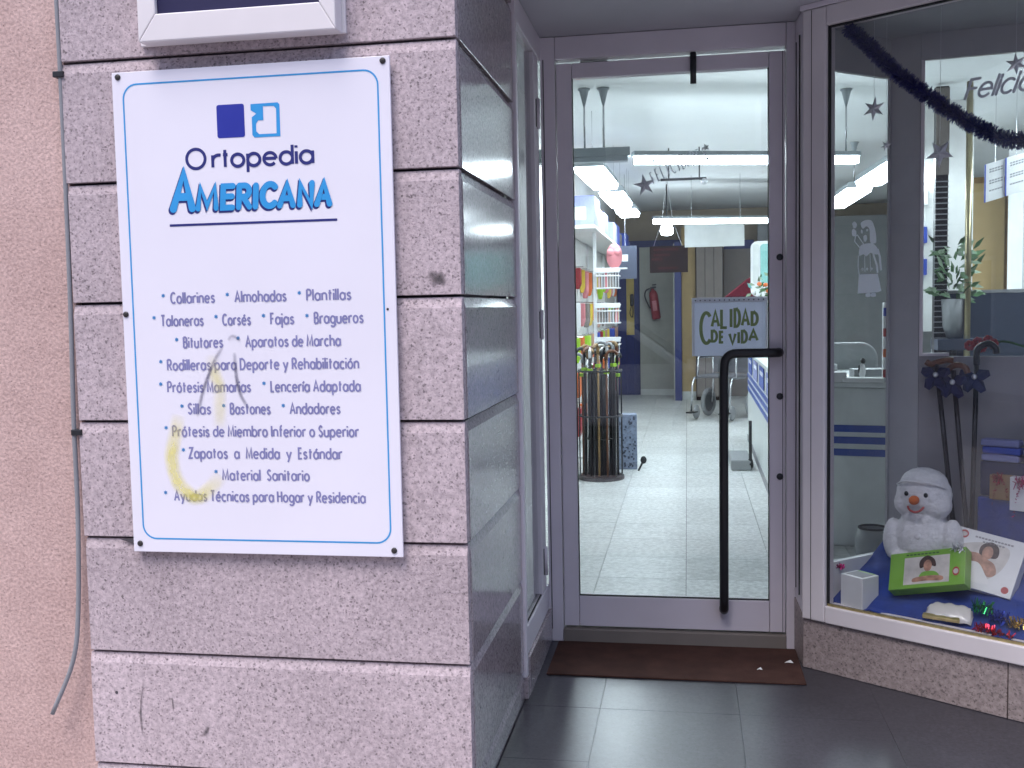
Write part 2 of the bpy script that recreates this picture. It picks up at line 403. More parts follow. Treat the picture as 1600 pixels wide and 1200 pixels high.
# ------------------------------------------------------------------ drawn stroke lettering (no font files)
def arc(cx, cy, rx, ry, a0, a1, n=16):
    return [(cx+rx*math.cos(RAD(a0+(a1-a0)*i/n)), cy+ry*math.sin(RAD(a0+(a1-a0)*i/n))) for i in range(n+1)]
def glyph(ch, rx=0.19, X=0.64, cw=0.40):
    W = 2*rx; m = X/2; el = arc(rx, m, rx, m, 0, 360, 24)
    acc = []
    if ch in 'éóíá':
        acc = [[(rx-0.02 if ch != 'í' else -0.01, X+0.12), (rx+0.12 if ch != 'í' else 0.12, X+0.30)]]
        ch = {'é':'e','ó':'o','í':'I_','á':'a'}[ch]
    g = {
    'o': (W, [el]), 'a': (W, [el, [(W,X),(W,0)]]), 'b': (W, [el, [(0,1.02),(0,0)]]), 'd': (W, [el, [(W,1.02),(W,0)]]),
    'p': (W, [el, [(0,X),(0,-0.34)]]), 'q': (W, [el, [(W,X),(W,-0.34)]]),
    'g': (W, [el, [(W,X),(W,-0.1)] + arc(rx, -0.1, rx, 0.22, 0, -150, 12)]),
    'c': (W*0.85, [arc(rx, m, rx, m, 48, 312, 20)]),
    'e': (W, [[(0.03,m+0.02),(W-0.01,m+0.02)], arc(rx, m, rx, m, 0, 318, 22)]),
    'h': (W*0.9, [[(0,1.02),(0,0)], arc(W*0.45, X-W*0.5, W*0.45, W*0.5, 180, 0, 12) + [(W*0.9,0)]]),
    'n': (W*0.9, [[(0,X),(0,0)], arc(W*0.45, X-W*0.5, W*0.45, W*0.5, 180, 0, 12) + [(W*0.9,0)]]),
    'm': (W*1.6, [[(0,X),(0,0)], arc(W*0.4, X-W*0.45, W*0.4, W*0.45, 180, 0, 12) + [(W*0.8,0)], arc(W*1.2, X-W*0.45, W*0.4, W*0.45, 180, 0, 12) + [(W*1.6,0)]]),
    'u': (W*0.9, [[(0,X)] + arc(W*0.45, W*0.5, W*0.45, W*0.5, 180, 360, 12) + [(W*0.9,X)], [(W*0.9,W*0.5),(W*0.9,0)]]),
    'r': (W*0.55, [[(0,X),(0,0)], arc(W*0.5, X-W*0.5, W*0.5, W*0.5, 180, 70, 8)]),
    'i': (0.0, [[(0,X),(0,0)], [(0,0.86),(0,0.98)]]), 'I_': (0.0, [[(0,X),(0,0)]]),
    'j': (0.0, [[(0,X),(0,-0.25),(-0.06,-0.33)], [(0,0.86),(0,0.98)]]),
    'l': (0.0, [[(0,1.02),(0,0)]]),
    't': (0.24, [[(0.10,0.92),(0.10,0.0)], [(0,X),(0.24,X)]]),
    'f': (0.24, [arc(0.22,0.85,0.12,0.17,80,180,6) + [(0.10,0)], [(0,X),(0.24,X)]]),
    's': (W*0.75, [catmull([(W*.70,X*.83,0),(W*.40,X,0),(W*.07,X*.80,0),(W*.22,X*.58,0),(W*.55,X*.43,0),(W*.70,X*.22,0),(W*.36,0,0),(W*.02,X*.17,0)],4)]),
    'y': (W, [[(0,X),(W*0.52,0.0)], [(W,X),(W*0.26,-0.34)]]),
    'v': (W, [[(0,X),(W*0.5,0),(W,X)]]),
    'A': (cw*1.05, [[(0,0),(cw*.525,1.0),(cw*1.05,0)], [(cw*.19,0.33),(cw*.86,0.33)]]),
    'B': (cw*.8, [[(0,0),(0,1)], [(0,1)]+arc(cw*.40,0.765,cw*.32,0.235,90,-90,10)+[(0,0.53)], [(0,0.53)]+arc(cw*.42,0.265,cw*.38,0.265,90,-90,10)+[(0,0)]]),
    'C': (cw*.95, [arc(cw*.55,0.5,cw*.55,0.5,48,312,22)]),
    'D': (cw, [[(0,0),(0,1),(cw*.35,1)]+arc(cw*.35,0.5,cw*.65,0.5,90,-90,16)+[(0,0)]]),
    'E': (cw*.65, [[(cw*.65,1),(0,1),(0,0),(cw*.65,0)], [(0,0.52),(cw*.6,0.52)]]),
    'F': (cw*.62, [[(cw*.62,1),(0,1),(0,0)], [(0,0.52),(cw*.56,0.52)]]),
    'H': (cw*.9, [[(0,0),(0,1)], [(cw*.9,0),(cw*.9,1)], [(0,0.52),(cw*.9,0.52)]]),
    'I': (0.0, [[(0,0),(0,1)]]),
    'L': (cw*.6, [[(0,1),(0,0),(cw*.6,0)]]),
    'M': (cw*1.2, [[(0,0),(cw*.12,1),(cw*.6,0.12),(cw*1.08,1),(cw*1.2,0)]]),
    'N': (cw, [[(0,0),(0,1),(cw,0),(cw,1)]]),
    'O': (cw*1.5, [arc(cw*.75,0.5,cw*.75,0.5,0,360,30)]),
    'P': (cw*.8, [[(0,0),(0,1)], [(0,1)]+arc(cw*.42,0.74,cw*.38,0.26,90,-90,10)+[(0,0.48)]]),
    'R': (cw*.85, [[(0,0),(0,1)], [(0,1)]+arc(cw*.42,0.74,cw*.38,0.26,90,-90,10)+[(0,0.48)], [(cw*.32,0.48),(cw*.85,0)]]),
    'S': (cw*.75, [catmull([(cw*.70,.85,0),(cw*.40,1,0),(cw*.07,.80,0),(cw*.22,.58,0),(cw*.55,.43,0),(cw*.72,.22,0),(cw*.36,0,0),(cw*.0,.17,0)],4)]),
    'T': (cw*.85, [[(0,1),(cw*.85,1)], [(cw*.425,1),(cw*.425,0)]]),
    'V': (cw, [[(0,1),(cw*.5,0),(cw,1)]]),
    'Z': (cw*.8, [[(0,1),(cw*.8,1),(0,0),(cw*.8,0)]]),
    ' ': (0.02, []),
    }[ch]
    return g[0], [[(p[0],p[1]) for p in l] for l in g[1]] + acc
def ribbon2d(pts, w, rounded=False, taper=None):
    # flat stroke of constant width with mitred joints -> verts (2d), faces
    P = [Vector(p[:2]) for p in pts]
    closed = (P[0]-P[-1]).length < 1e-6 and len(P) > 3
    if closed: P = P[:-1]
    n = len(P); L = []; Rr = []
    for i in range(n):
        a = P[i]-P[i-1] if (closed or i > 0) else P[1]-P[0]
        b = P[(i+1)%n]-P[i] if (closed or i < n-1) else P[-1]-P[-2]
        a = a.normalized(); b = b.normalized()
        na = Vector((-a.y,a.x)); nb = Vector((-b.y,b.x)); q = na+nb
        if q.length < 1e-4: q = na
        q.normalize(); k = min(1.9, 1/max(0.3, q.dot(na)))
        ww = w*(taper(i/max(1,n-1)) if taper else 1)
        L.append(P[i]+q*ww/2*k); Rr.append(P[i]-q*ww/2*k)
    vs = [tuple(p) for p in L]+[tuple(p) for p in Rr]
    fs = [(i,(i+1)%n,n+(i+1)%n,n+i) for i in range(n if closed else n-1)]
    fs = [tuple(reversed(f)) for f in fs]
    caps = []
    if rounded and not closed:
        for e in (P[0], P[-1]):
            b = len(vs); vs += [tuple(e+Vector((math.cos(2*PI*k/12), math.sin(2*PI*k/12)))*w/2) for k in range(12)]
            caps.append(tuple(range(b, b+12)))
    return vs, fs, caps
_zk = [0]
def strokes(mb, lines, w, put, rounded=False, taper=None):
    for l in lines:
        _zk[0] = (_zk[0]+1) % 9
        vs, fs, caps = ribbon2d(l, w, rounded, taper)
        mb.add([put(x, z, _zk[0]*6e-5) for x, z in vs], fs)
        for q, c in enumerate(caps): mb.add([put(*vs[i], _zk[0]*6e-5-2e-5-q*1e-5) for i in c], [tuple(range(12))])
def layout(text, gap=0.17, space=0.26, **kw):
    x = 0.0; out = []; first = True
    for ch in text:
        if ch == ' ': x += space; continue
        w, ls = glyph(ch, **kw)
        out.append((x, w, ls, ch)); x += w+gap
    return out, x-gap
def text_line(mb, text, x0, x1, zb, cap, w, y, gap=0.17, space=0.26, rounded=False, shear=0.0, **kw):
    lay, tot = layout(text, gap, space, **kw)
    sx = (x1-x0-w)/tot
    for gx, gw, ls, ch in lay:
        LL = [[(x0+w/2+(gx+px)*sx+pz*cap*shear, zb+w*0.5+pz*(cap-w)) for px, pz in l] for l in ls]
        strokes(mb, LL, w, lambda a, b, e: (a, y-e, b), rounded)
def rrect(x0, x1, z0, z1, r, n=6, corners=(1,1,1,1)):
    # order: bl, br, tr, tl
    out = []
    for (cx, cz, a0, on) in ((x0+r, z0+r, 180, corners[0]), (x1-r, z0+r, 270, corners[1]), (x1-r, z1-r, 0, corners[2]), (x0+r, z1-r, 90, corners[3])):
        if on: out += arc(cx, cz, r, r, a0, a0+90, n)
        else: out.append({180:(x0,z0),270:(x1,z0),0:(x1,z1),90:(x0,z1)}[a0])
    return out

# ------------------------------------------------------------------ ground and street
tag(MB().box(-150,150,-150,150,-0.60,-0.42).build('ground','ground'), None, None, kind='structure')
tag(MB().box(-40,40,-7.2,-3.2,-0.42,-0.30).build('road','asphalt'), None, None, kind='structure')
pv = MB().box(-40,40,-3.05,-0.002,-0.42,-0.17).build('pavement','paving'); tag(pv, None, None, kind='structure')
MB().box(-40,40,-3.2,-3.052,-0.42,-0.165).build('kerb','granite_plinth',pv,bevel=0.01)
tag(MB().box(-40,40,-9.4,-7.2,-0.42,-0.17).build('far_pavement','paving'), None, None, kind='structure')
# houses across the street close the view in the reflections
ob = thing('street_house','pale rendered house across the street mirrored in the shop glass','house',(0,-9.4,-0.42))
MB().box(-16,16,-6,0,0,8.4).build('wall','stucco_far',ob)
MB().box(-16.2,16.2,-6.2,0.25,8.402,8.6).build('cornice','granite_plinth',ob)
for i in range(10):
    for j in range(3):
        x = -14+i*3.1; z = 0.9+j*2.75
        wo = MB().box(x,x+1.1,0.003,0.05,z,z+1.6).build('window','alu_lit',ob)
        MB().box(x+0.08,x+1.02,0.052,0.058,z+0.08,z+1.52).build('glass_pane','frame_navy',wo)

pc = thing('parked_car','white parked car across the street mirrored in the door glass','car',(-0.6,-6.3,-0.30))
prof = [(-2.05,0.28),(2.0,0.28),(2.10,0.45),(2.08,0.66),(1.95,0.78),(1.15,0.92),(0.55,1.36),(0.25,1.43),(-0.95,1.43),(-1.25,1.36),(-1.75,0.95),(-2.05,0.90),(-2.12,0.55)]
MB().prism(prof,-0.82,0.82,'y').build('body','white_plastic',pc,bevel=0.06)
for y in (-0.826,0.826):
    MB().prism([(0.98,0.95),(0.50,1.30),(0.20,1.35),(0.16,0.95)],min(y,y*0.99),max(y,y*0.99),'y').build('side_window','frame_navy',pc)
    MB().prism([(0.08,0.95),(0.10,1.35),(-0.92,1.35),(-1.14,1.30),(-1.50,0.95)],min(y,y*0.99),max(y,y*0.99),'y').build('side_window','frame_navy',pc)
    MB().box(-0.28,-0.10,y-0.012,y+0.012,0.80,0.83).build('door_handle','black',pc)
    for x in (-1.32,1.30):
        wh = MB().lathe([(0.30,-0.09),(0.315,-0.05),(0.315,0.05),(0.30,0.09)],n=24,M=Matrix.Translation((x,y*0.96,0.317))@Matrix.Rotation(PI/2,4,'X')).build('wheel','rubber',pc,smooth=True)
        MB().lathe([(0.19,-0.10),(0.19,0.10)],n=18,M=Matrix.Translation((x,y*0.965,0.317))@Matrix.Rotation(PI/2,4,'X')).build('rim','steel',wh)
MB().prism([(1.13,0.945),(0.57,1.355),(0.585,1.365),(1.145,0.955)],-0.70,0.70,'y').build('windscreen','frame_navy',pc)
for y in (-0.62,0.62): MB().box(2.02,2.13,y-0.14,y+0.14,0.58,0.70).build('headlight','steel',pc,bevel=0.02)

# ------------------------------------------------------------------ stucco house wall on the left
sw = thing('stucco_wall','rough salmon pink stucco wall left of the granite pier','wall',(-3.6,0,0))
st = MB(); st.box(-4,2.541,0.018,0.5,-0.42,8.0); st.build('render_coat','stucco',sw)
# grey cable hanging down the joint
cb = MB(); cb.tube(catmull([(-1.062,0.004,2.9),(-1.061,0.004,2.08),(-1.060,0.003,1.92),(-1.062,0.004,1.62),(-1.066,0.004,1.29),(-1.073,0.003,0.98),(-1.073,0.0,0.74),(-1.082,-0.006,0.48),(-1.099,-0.016,0.334),(-1.161,-0.028,0.188)],5),0.0062,8)
c_o = thing('grey_cable','loose grey cable hanging down the joint between stucco and granite','cable',(0,0,0))
cb.build('cable_run','cable_grey',c_o,smooth=True)
for z in (1.895,0.955):
    MB().box(-1.078,-1.048,-0.006,0.017,z-0.008,z+0.008).build('cable_clip','dark_metal',c_o,bevel=0.002)

# ------------------------------------------------------------------ granite pier
S, Z0 = 0.3131, 1.9235
gp = thing('granite_pier','pink-grey granite clad pier in wide flat courses behind the white sign','wall',(0,0,0))
MB().box(-1.053,-0.012,0.034,0.40,-0.42,2.86).build('core','mortar',gp)
MB().box(-0.18,-0.034,0.402,0.822,-0.42,2.86).build('return_core','mortar',gp)
for i in range(-3, 7):
    zt = Z0-S*i-0.0032; zb = Z0-S*(i+1)+0.0032
    if i == 6: zb = -0.30
    b = 0.026
    poly = [(0,zb),(0,zt-b),(0.007,zt),(0.032,zt),(0.032,zb)]
    MB().prism(poly,-1.055+random.uniform(-.003,.003),-0.002,'x').build('slab','granite_flamed',gp,bevel=0.0015)
    if i == 6: zb = -0.049
    poly = [(0,zb),(0,zt-b),(-0.008,zt),(-0.032,zt),(-0.032,zb)]
    mbp = MB(); n = len(poly)
    vs = [(p[0],0.036,p[1]) for p in poly]+[(p[0],0.826,p[1]) for p in poly]
    mbp.add(vs,[tuple(range(n)),tuple(range(2*n-1,n-1,-1))]+[(n+k,n+(k+1)%n,(k+1)%n,k) for k in range(n)])
    MB.build(mbp,'polished_slab','granite_polished',gp,bevel=0.001)
# facade over the entrance with the plaster soffit
fl = thing('entrance_soffit','dim grey plaster soffit over the recessed shop entrance','soffit',(0,0,0))
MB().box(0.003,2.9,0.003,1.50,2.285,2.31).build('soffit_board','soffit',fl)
MB().box(0.003,3.6,0.003,0.30,2.312,2.86).build('lintel','granite_flamed',fl)
MB().box(-1.055,3.6,0.003,0.50,2.865,8.0).build('upper_wall','granite_flamed',fl)
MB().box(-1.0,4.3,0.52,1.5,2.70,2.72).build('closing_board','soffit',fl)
rp = thing('right_granite_pier','granite pier at the street end of the angled shop window','wall',(0,0,0))
MB().box(2.75,3.6,0.03,0.4,-0.42,2.30).build('core','mortar',rp)
for i in range(-1, 7):
    zt = min(Z0-S*i-0.0045, 2.30); zb = Z0-S*(i+1)+0.0045
    if i == 6: zb = -0.30
    MB().prism([(0,zb),(0,zt-0.03),(0.007,zt),(0.028,zt),(0.028,zb)],2.745,3.6,'x').build('slab','granite_flamed',rp,bevel=0.0015)

# ------------------------------------------------------------------ white company sign
sg = thing('company_sign','white company plaque with blue logo and list of services on granite','sign',(0,0,0))
MB().box(-0.902,-0.164,-0.020,-0.012,0.640,1.885).build('panel','sign_white',sg,bevel=0.0012)
MB().box(-0.893,-0.173,-0.0118,-0.0005,0.650,1.876).build('backing','sign_edge',sg)
bl = MB(); strokes(bl,[rrect(-0.872,-0.195,0.676,1.853,0.037,8)+[(-0.872,0.713)]],0.0042,lambda a,b,e:(a,-0.0204-e,b)); bl.build('border_line','ink_sky',sg)
SY = -0.0205
LINES = [
(1.2912,[('*',-0.7862,1.3136),('Collarines',-0.7672,-0.6428),('*',-0.6097,1.3128),('Almohadas',-0.5909,-0.4494),('*',-0.416,1.3128),('Plantillas',-0.3983,-0.2785)]),
(1.233,[('*',-0.8144,1.2571),('Taloneras',-0.7967,-0.6763),('*',-0.6429,1.2571),('Corsés',-0.6268,-0.5472),('*',-0.5138,1.2572),('Fajas',-0.4967,-0.4311),('*',-0.3977,1.255),('Bragueros',-0.3801,-0.2484)]),
(1.1762,[('*',-0.7542,1.1996),('Bitutores',-0.7372,-0.6254),('*',-0.585,1.2009),('Aparatos de Marcha',-0.5664,-0.3099)]),
(1.1184,[('*',-0.8012,1.1429),('Rodilleras para Deporte y Rehabilitación',-0.7847,-0.264)]),
(1.0609,[('*',-0.804,1.0847),('Prótesis Mamarias',-0.7869,-0.5542),('*',-0.5194,1.0846),('Lencería Adaptada',-0.5028,-0.2614)]),
(1.004,[('*',-0.7476,1.0268),('Sillas',-0.7325,-0.6659),('*',-0.6318,1.0276),('Bastones',-0.6156,-0.503),('*',-0.4697,1.0271),('Andadores',-0.4532,-0.3163)]),
(0.9455,[('*',-0.7946,0.9703),('Prótesis de Miembro Inferior o Superior',-0.7783,-0.27)]),
(0.8884,[('*',-0.7489,0.9124),('Zapatos  a  Medida  y  Estándar',-0.7353,-0.3156)]),
(0.8316,[('*',-0.6605,0.8556),('Material  Sanitario',-0.6443,-0.4046)]),
(0.776,[('*',-0.8042,0.7992),('Ayudas Técnicas para Hogar y Residencia',-0.7811,-0.2576)])]
for zb, items in LINES:
    for it in items:
        if it[0] == '*':
            sm = MB()
            for k in range(3):
                a = PI*k/3+PI/2; dx = 0.0048*math.cos(a); dz = 0.0048*math.sin(a)
                strokes(sm,[[(it[1]-dx,it[2]-dz),(it[1]+dx,it[2]+dz)]],0.0026,lambda p,q,e:(p,SY-e,q))
        else:
            tm = MB(); text_line(tm,it[0],it[1],it[2],zb,0.0315,0.0046,SY,gap=0.17,space=0.24)
            lo = tm.build('lettering','ink_blue',sg); sm.build('asterisk','ink_star',lo)
# logo
MB().prism(rrect(-0.619,-0.545,1.7065,1.789,0.006,5),-0.0206,-0.0202,'y').build('logo_square','ink_logo',sg)
lx, lz = -0.5275, 1.704
def LG(pts): return [(lx+p[0]*0.0765, lz+p[1]*0.0835) for p in pts]
lg = MB()
# open box with a corner notch, drawn as a thick bent bar
lg.add([(a,-0.0206,b) for a,b in LG([(0.0,0.99),(0.94,1.0),(1.0,0.94),(1.0,0.0),(0.10,0.0),(0.03,0.08),(0.03,0.60),(0.19,0.70),(0.0,0.81),
        (0.43,0.50),(0.25,0.50),(0.17,0.40),(0.17,0.18),(0.27,0.09),(0.87,0.09),(0.88,0.82),(0.80,0.90),(0.43,0.91)])],
       [(0,8,7,17),(17,7,9),(7,6,10,9),(6,11,10),(6,5,12,11),(5,4,13,12),(4,3,14,13),(3,2,15,14),(2,1,16,15),(1,0,17,16)])
lg.build('logo_bracket','ink_sky',sg)
t = MB(); text_line(t,'O',-0.7090,-0.6510,1.6295,0.0565,0.0078,SY,cw=0.40); text_line(t,'rtopedia',-0.6385,-0.3640,1.6305,0.0540,0.0080,SY,gap=0.20,rx=0.315,X=0.66)
t.build('lettering','ink_navy',sg)
AM = MB(); AS = MB()
AL = [('A',-0.7470,-0.6950,0.1040,0.0200),('M',-0.6790,-0.6300,0.0650,0.0138),('E',-0.6120,-0.5860,0.0650,0.0150),('R',-0.5690,-0.5400,0.0650,0.0150),('I',-0.5240,-0.5240,0.0640,0.0155),('C',-0.5060,-0.4720,0.0660,0.0160),('A',-0.4590,-0.4240,0.0640,0.0150),('N',-0.4060,-0.3760,0.0640,0.0150),('A',-0.3610,-0.3280,0.0640,0.0150)]
for ch, xa, xb, cap, w in AL:
    gw, ls = glyph(ch,cw=0.5)
    for l in ls:
        pts = [(xa+(px/gw*(xb-xa) if gw else 0)+pz*cap*0.06, 1.5270+w*0.35+pz*(cap-w*0.75)) for px, pz in l]
        strokes(AM,[pts],w,lambda p,q,e:(p,SY-0.0008-e,q),True)
        strokes(AS,[[(p[0]-0.0035,p[1]-0.0042) for p in pts]],w*1.08,lambda p,q,e:(p,SY-e,q),True)
AS.build('lettering_shadow','ink_navy',sg); AM.build('lettering','ink_sky',sg)
MB().box(-0.7593,-0.3098,-0.0207,-0.0202,1.4895,1.4953).build('underline','ink_navy',sg)
for x, z in ((-0.885,1.873),(-0.181,1.873),(-0.893,1.267),(-0.883,0.662),(-0.187,0.657)):
    MB().lathe([(0.0078,0),(0.0075,0.002),(0.005,0.0035)],n=14,M=Matrix.Translation((x,-0.0201,z))@Matrix.Rotation(PI/2,4,'X')).build('screw','screw_dark',sg,smooth=True)
MB().lathe([(0.0032,0),(0.003,0.001)],n=10,M=Matrix.Translation((-0.186,-0.0201,1.267))@Matrix.Rotation(PI/2,4,'X')).build('screw','screw_dark',sg)
def smear(pts, w, m, k, parent=None, ybase=None, name='paint_smear'):
    P = catmull([(x,0,z) for x, z in pts],6); n = len(P)
    o2 = [(p[0],p[2]) for p in P]
    mb = MB(); vs, fs, _c = ribbon2d(o2, w); mb.add([(a,(SY if ybase is None else ybase)-0.0012-k*2e-4,b) for a,b in vs],fs)
    o = mb.build(name,m,parent or sg)
    uv = o.data.uv_layers.new(name='UVMap')
    for poly in o.data.polygons:
        for li in poly.loop_indices:
            vi = o.data.loops[li].vertex_index
            uv.data[li].uv = ((vi % n)/(n-1), 0.0 if vi < n else 1.0)
    return o
smear([(-0.757,1.005),(-0.772,0.942),(-0.782,0.891),(-0.770,0.834),(-0.743,0.800),(-0.715,0.788),(-0.684,0.806),(-0.645,0.845)],0.050,'smear_yellow',0)
smear([(-0.661,1.160),(-0.650,1.104),(-0.641,1.067),(-0.645,0.97)],0.046,'smear_pale',1)['label'] = 'faint yellow paint smear between the letters'
smear([(-0.628,1.178),(-0.650,1.147),(-0.684,1.073),(-0.706,1.000)],0.012,'smear_grey',2)
smear([(-0.596,1.165),(-0.594,1.110),(-0.585,1.060),(-0.562,1.018)],0.013,'smear_grey',3)
smear([(-0.612,1.196),(-0.602,1.206),(-0.590,1.203),(-0.578,1.194)],0.010,'smear_grey',4)

# marks on the granite: smudge by the corner, scratches, a chip under the sign
for i, (pts, w) in enumerate((([(-0.088,1.352),(-0.062,1.345),(-0.045,1.352)],0.030),([(-0.080,1.325),(-0.058,1.335),(-0.040,1.328)],0.026),([(-0.905,0.275),(-0.916,0.20),(-0.914,0.13)],0.008),([(-0.822,0.24),(-0.820,0.20)],0.006),([(-0.742,0.135),(-0.728,0.150),(-0.722,0.165)],0.016))):
    smear(pts,w,'smear_dirt',i,gp,0.0,'scuff_mark')
MB().prism([(-0.952,0.668),(-0.902,0.652),(-0.902,0.672)],-0.0016,-0.0006,'y').build('chipped_edge','mortar',gp)
MB().lathe([(0.0045,0),(0.004,0.001)],n=10,M=Matrix.Translation((-0.985,-0.0002,0.245))@Matrix.Rotation(PI/2,4,'X')).build('drill_hole','mortar',gp)

# ------------------------------------------------------------------ framed notice box above the sign
fb = thing('framed_notice_box','white aluminium framed notice box with navy panel above the plaque','notice box',(0,0,0))
MB().box(-0.822,-0.276,-0.012,-0.0005,1.948,2.75).build('backing_plate','alu_lit',fb,bevel=0.002)
for poly, ax in (([(-0.800,1.945),(-0.284,1.945),(-0.325,2.012),(-0.752,2.012)],0),([(-0.800,1.9452),(-0.7522,2.012),(-0.7522,2.70),(-0.800,2.76)],1),([(-0.284,1.9452),(-0.284,2.76),(-0.3248,2.70),(-0.3248,2.012)],2)):
    MB().prism(poly,-0.062,-0.0125,'y').build('frame_profile','alu_lit',fb,bevel=0.003)
MB().box(-0.752,-0.325,-0.050,-0.014,2.0125,2.70).build('navy_panel','frame_navy',fb)
# ------------------------------------------------------------------ recess floor of dark polished tiles
rf = MB().box(-0.002,2.72,0.004,1.44,-0.42,-0.0585).build('entrance_floor','mortar'); tag(rf, None, None, kind='structure')
TS = 0.447
_tm = None
for i in range(-1, 6):
    for j in range(4):
        x0 = 0.258+TS*i; y0 = -0.02+0.40*j
        if j == 3: continue
        xa, xb = max(x0, 0.004)+0.0003, min(x0+TS, 2.70)-0.0003
        ya, yb = max(y0, 0.006)+0.0003, y0+0.40-0.0003
        if xb-xa < 0.02: continue
        MB().box(xa,xb,ya,yb,-0.0582,-0.050+random.uniform(-0.0004,0.0004)).build('tile','floor_stone',rf,bevel=0.0004)
for i in range(-1, 6):
    x0 = 0.258+TS*i; xa, xb = max(x0, 0.004)+0.0003, min(x0+TS, 2.70)-0.0003
    if xb-xa > 0.02: MB().box(xa,xb,1.1803,1.438,-0.0582,-0.0502).build('tile','floor_stone',rf,bevel=0.0004)

# door mat
dm = MB(); dm.box(0.042,0.944,1.062,1.425,-0.0495,-0.043)
tag(dm.build('door_mat','mat_brown',bevel=0.002),'reddish brown fibre door mat in front of the glass door','mat')
for nm, (x, y), lab in (('paper_scrap',(0.905,1.27),'larger scrap of white paper near the right end of the mat'),('paper_scrap',(0.795,1.185),'small scrap of white paper near the mat edge')):
    p = MB(); k = 0.016 if 'larger' in lab else 0.010
    p.add([(x-k,y-.004,-.0425),(x-k*.2,y-k*.6,-.039),(x+k,y-.003,-.0425),(x+k*.4,y+k*.6,-.036),(x-k*.5,y+k*.5,-.0415)],[(0,1,4),(1,2,3),(1,3,4)])
    so = p.build(nm,'paper'); tag(so,lab,'paper'); sm_ = so.modifiers.new('thick','SOLIDIFY'); sm_.thickness = 0.0006

# ------------------------------------------------------------------ glazed side window on the left of the recess
sl = thing('side_window','narrow glazed side window between granite return and door','window',(0,0,0))
MB().box(-0.030,0.010,0.830,0.862,0.022,2.283).build('outer_post','alu_white',sl,bevel=0.003)
MB().box(-0.030,0.006,0.864,1.434,0.085,0.182).build('bottom_rail','alu_white',sl,bevel=0.003)
MB().box(-0.030,0.006,0.864,1.434,2.195,2.283).build('top_rail','alu_white',sl,bevel=0.003)
MB().box(-0.030,0.005,1.262,1.370,0.184,2.193).build('inner_post','alu_white',sl,bevel=0.003)
MB().box(-0.030,-0.006,1.372,1.432,0.184,2.193).build('recessed_post','alu_white',sl,bevel=0.003)
MB().box(-0.018,-0.010,0.8635,1.2605,0.1835,2.1935).build('glass_pane','glass_inner',sl)
MB().box(-0.004,0.0,0.864,1.2602,0.1825,0.188).build('gasket','rubber',sl)
for z in (1.98,1.20,0.30):
    MB().tube([(0.010,1.325,z-0.055),(0.010,1.325,z+0.055)],0.008,8).build('hinge','alu_white',sl,smooth=True)
    MB().box(0.0052,0.0068,1.300,1.312,z-0.05,z+0.05).build('hinge_gap','rubber',sl)
pl = thing('left_plinth','low polished granite plinth under the narrow side window','plinth',(0,0,0))
MB().box(-0.030,0.016,0.866,1.434,-0.0495,0.083).build('plinth_slab','granite_polished',pl,bevel=0.002)
MB().box(-0.030,0.014,0.8275,0.864,-0.0495,0.020).build('plinth_end','granite_polished',pl,bevel=0.002)

# ------------------------------------------------------------------ door frame and door
df = thing('door_frame','lilac-grey aluminium frame around the glass shop door','door frame',(0,0,0))
MB().box(0.004,0.0595,1.437,1.505,-0.0495,2.283).build('left_jamb','alu_white',df,bevel=0.003)
MB().box(0.0145,0.0175,1.4345,1.4368,0.0,2.20).build('jamb_seam','rubber',df)
MB().box(0.912,0.952,1.437,1.505,-0.0495,2.283).build('right_jamb','alu_white',df,bevel=0.003)
MB().box(0.061,0.9105,1.437,1.505,2.200,2.283).build('head','alu_white',df,bevel=0.003)
MB().box(0.061,0.9105,1.432,1.52,-0.0495,0.002).build('threshold','taupe',df,bevel=0.002)
gd = thing('glass_door','aluminium framed glass shop door with long black L-shaped pull handle','door',(0,0,0))
DY0, DY1 = 1.452, 1.496
MB().box(0.063,0.1215,DY0,DY1,0.010,2.186).build('left_stile','alu_white',gd,bevel=0.003)
MB().box(0.851,0.9085,DY0,DY1,0.010,2.186).build('right_stile','alu_white',gd,bevel=0.003)
MB().box(0.8985,0.9005,DY0-0.0012,DY0-0.0002,0.012,2.184).build('stile_seam','rubber',gd)
MB().box(0.1230,0.8495,DY0,DY1,2.130,2.186).build('top_rail','alu_white',gd,bevel=0.003)
MB().box(0.1230,0.8495,DY0,DY1,0.010,0.130).build('bottom_rail','alu_white',gd,bevel=0.003)
MB().box(0.1222,0.8503,1.470,1.478,0.1305,2.1295).build('glass_pane','glass',gd)
gk = MB(); gk.box(0.1225,0.8500,1.458,1.4695,0.1305,0.1345); gk.box(0.1225,0.1255,1.458,1.4695,0.136,2.129); gk.box(0.847,0.850,1.458,1.4695,0.136,2.129)
gk.build('gasket','rubber',gd)
hp = [(0.884,1.450,1.081),(0.884,1.418,1.081),(0.876,1.405,1.081),(0.862,1.400,1.081),(0.735,1.400,1.080)]
hp += [(0.725-0.042*math.sin(a),1.400,1.038+0.042*math.cos(a)) for a in (0.2,0.5,0.8,1.1,1.37)]
hp += [(0.681,1.400,0.99),(0.679,1.400,0.14),(0.679,1.404,0.112),(0.679,1.418,0.102),(0.679,1.450,0.100)]
MB().tube(hp,0.0172,14).build('pull_handle','black_metal',gd,smooth=True)
for z in (1.434,0.915,0.611):
    MB().lathe([(0.0125,0),(0.0125,0.004),(0.008,0.007)],n=16,M=Matrix.Translation((0.889,DY0,z))@Matrix.Rotation(PI/2,4,'X')).build('lock_cap','dark_metal',gd,smooth=True)
MB().tube([(0.577,1.440,2.195),(0.577,1.440,2.082)],0.0115,10).build('closer_pin','dark_metal',gd,smooth=True)
cl = MB(); cl.box(0.150,0.255,1.500,1.53,2.188,2.199); cl.build('closer_arm','rubber',gd)

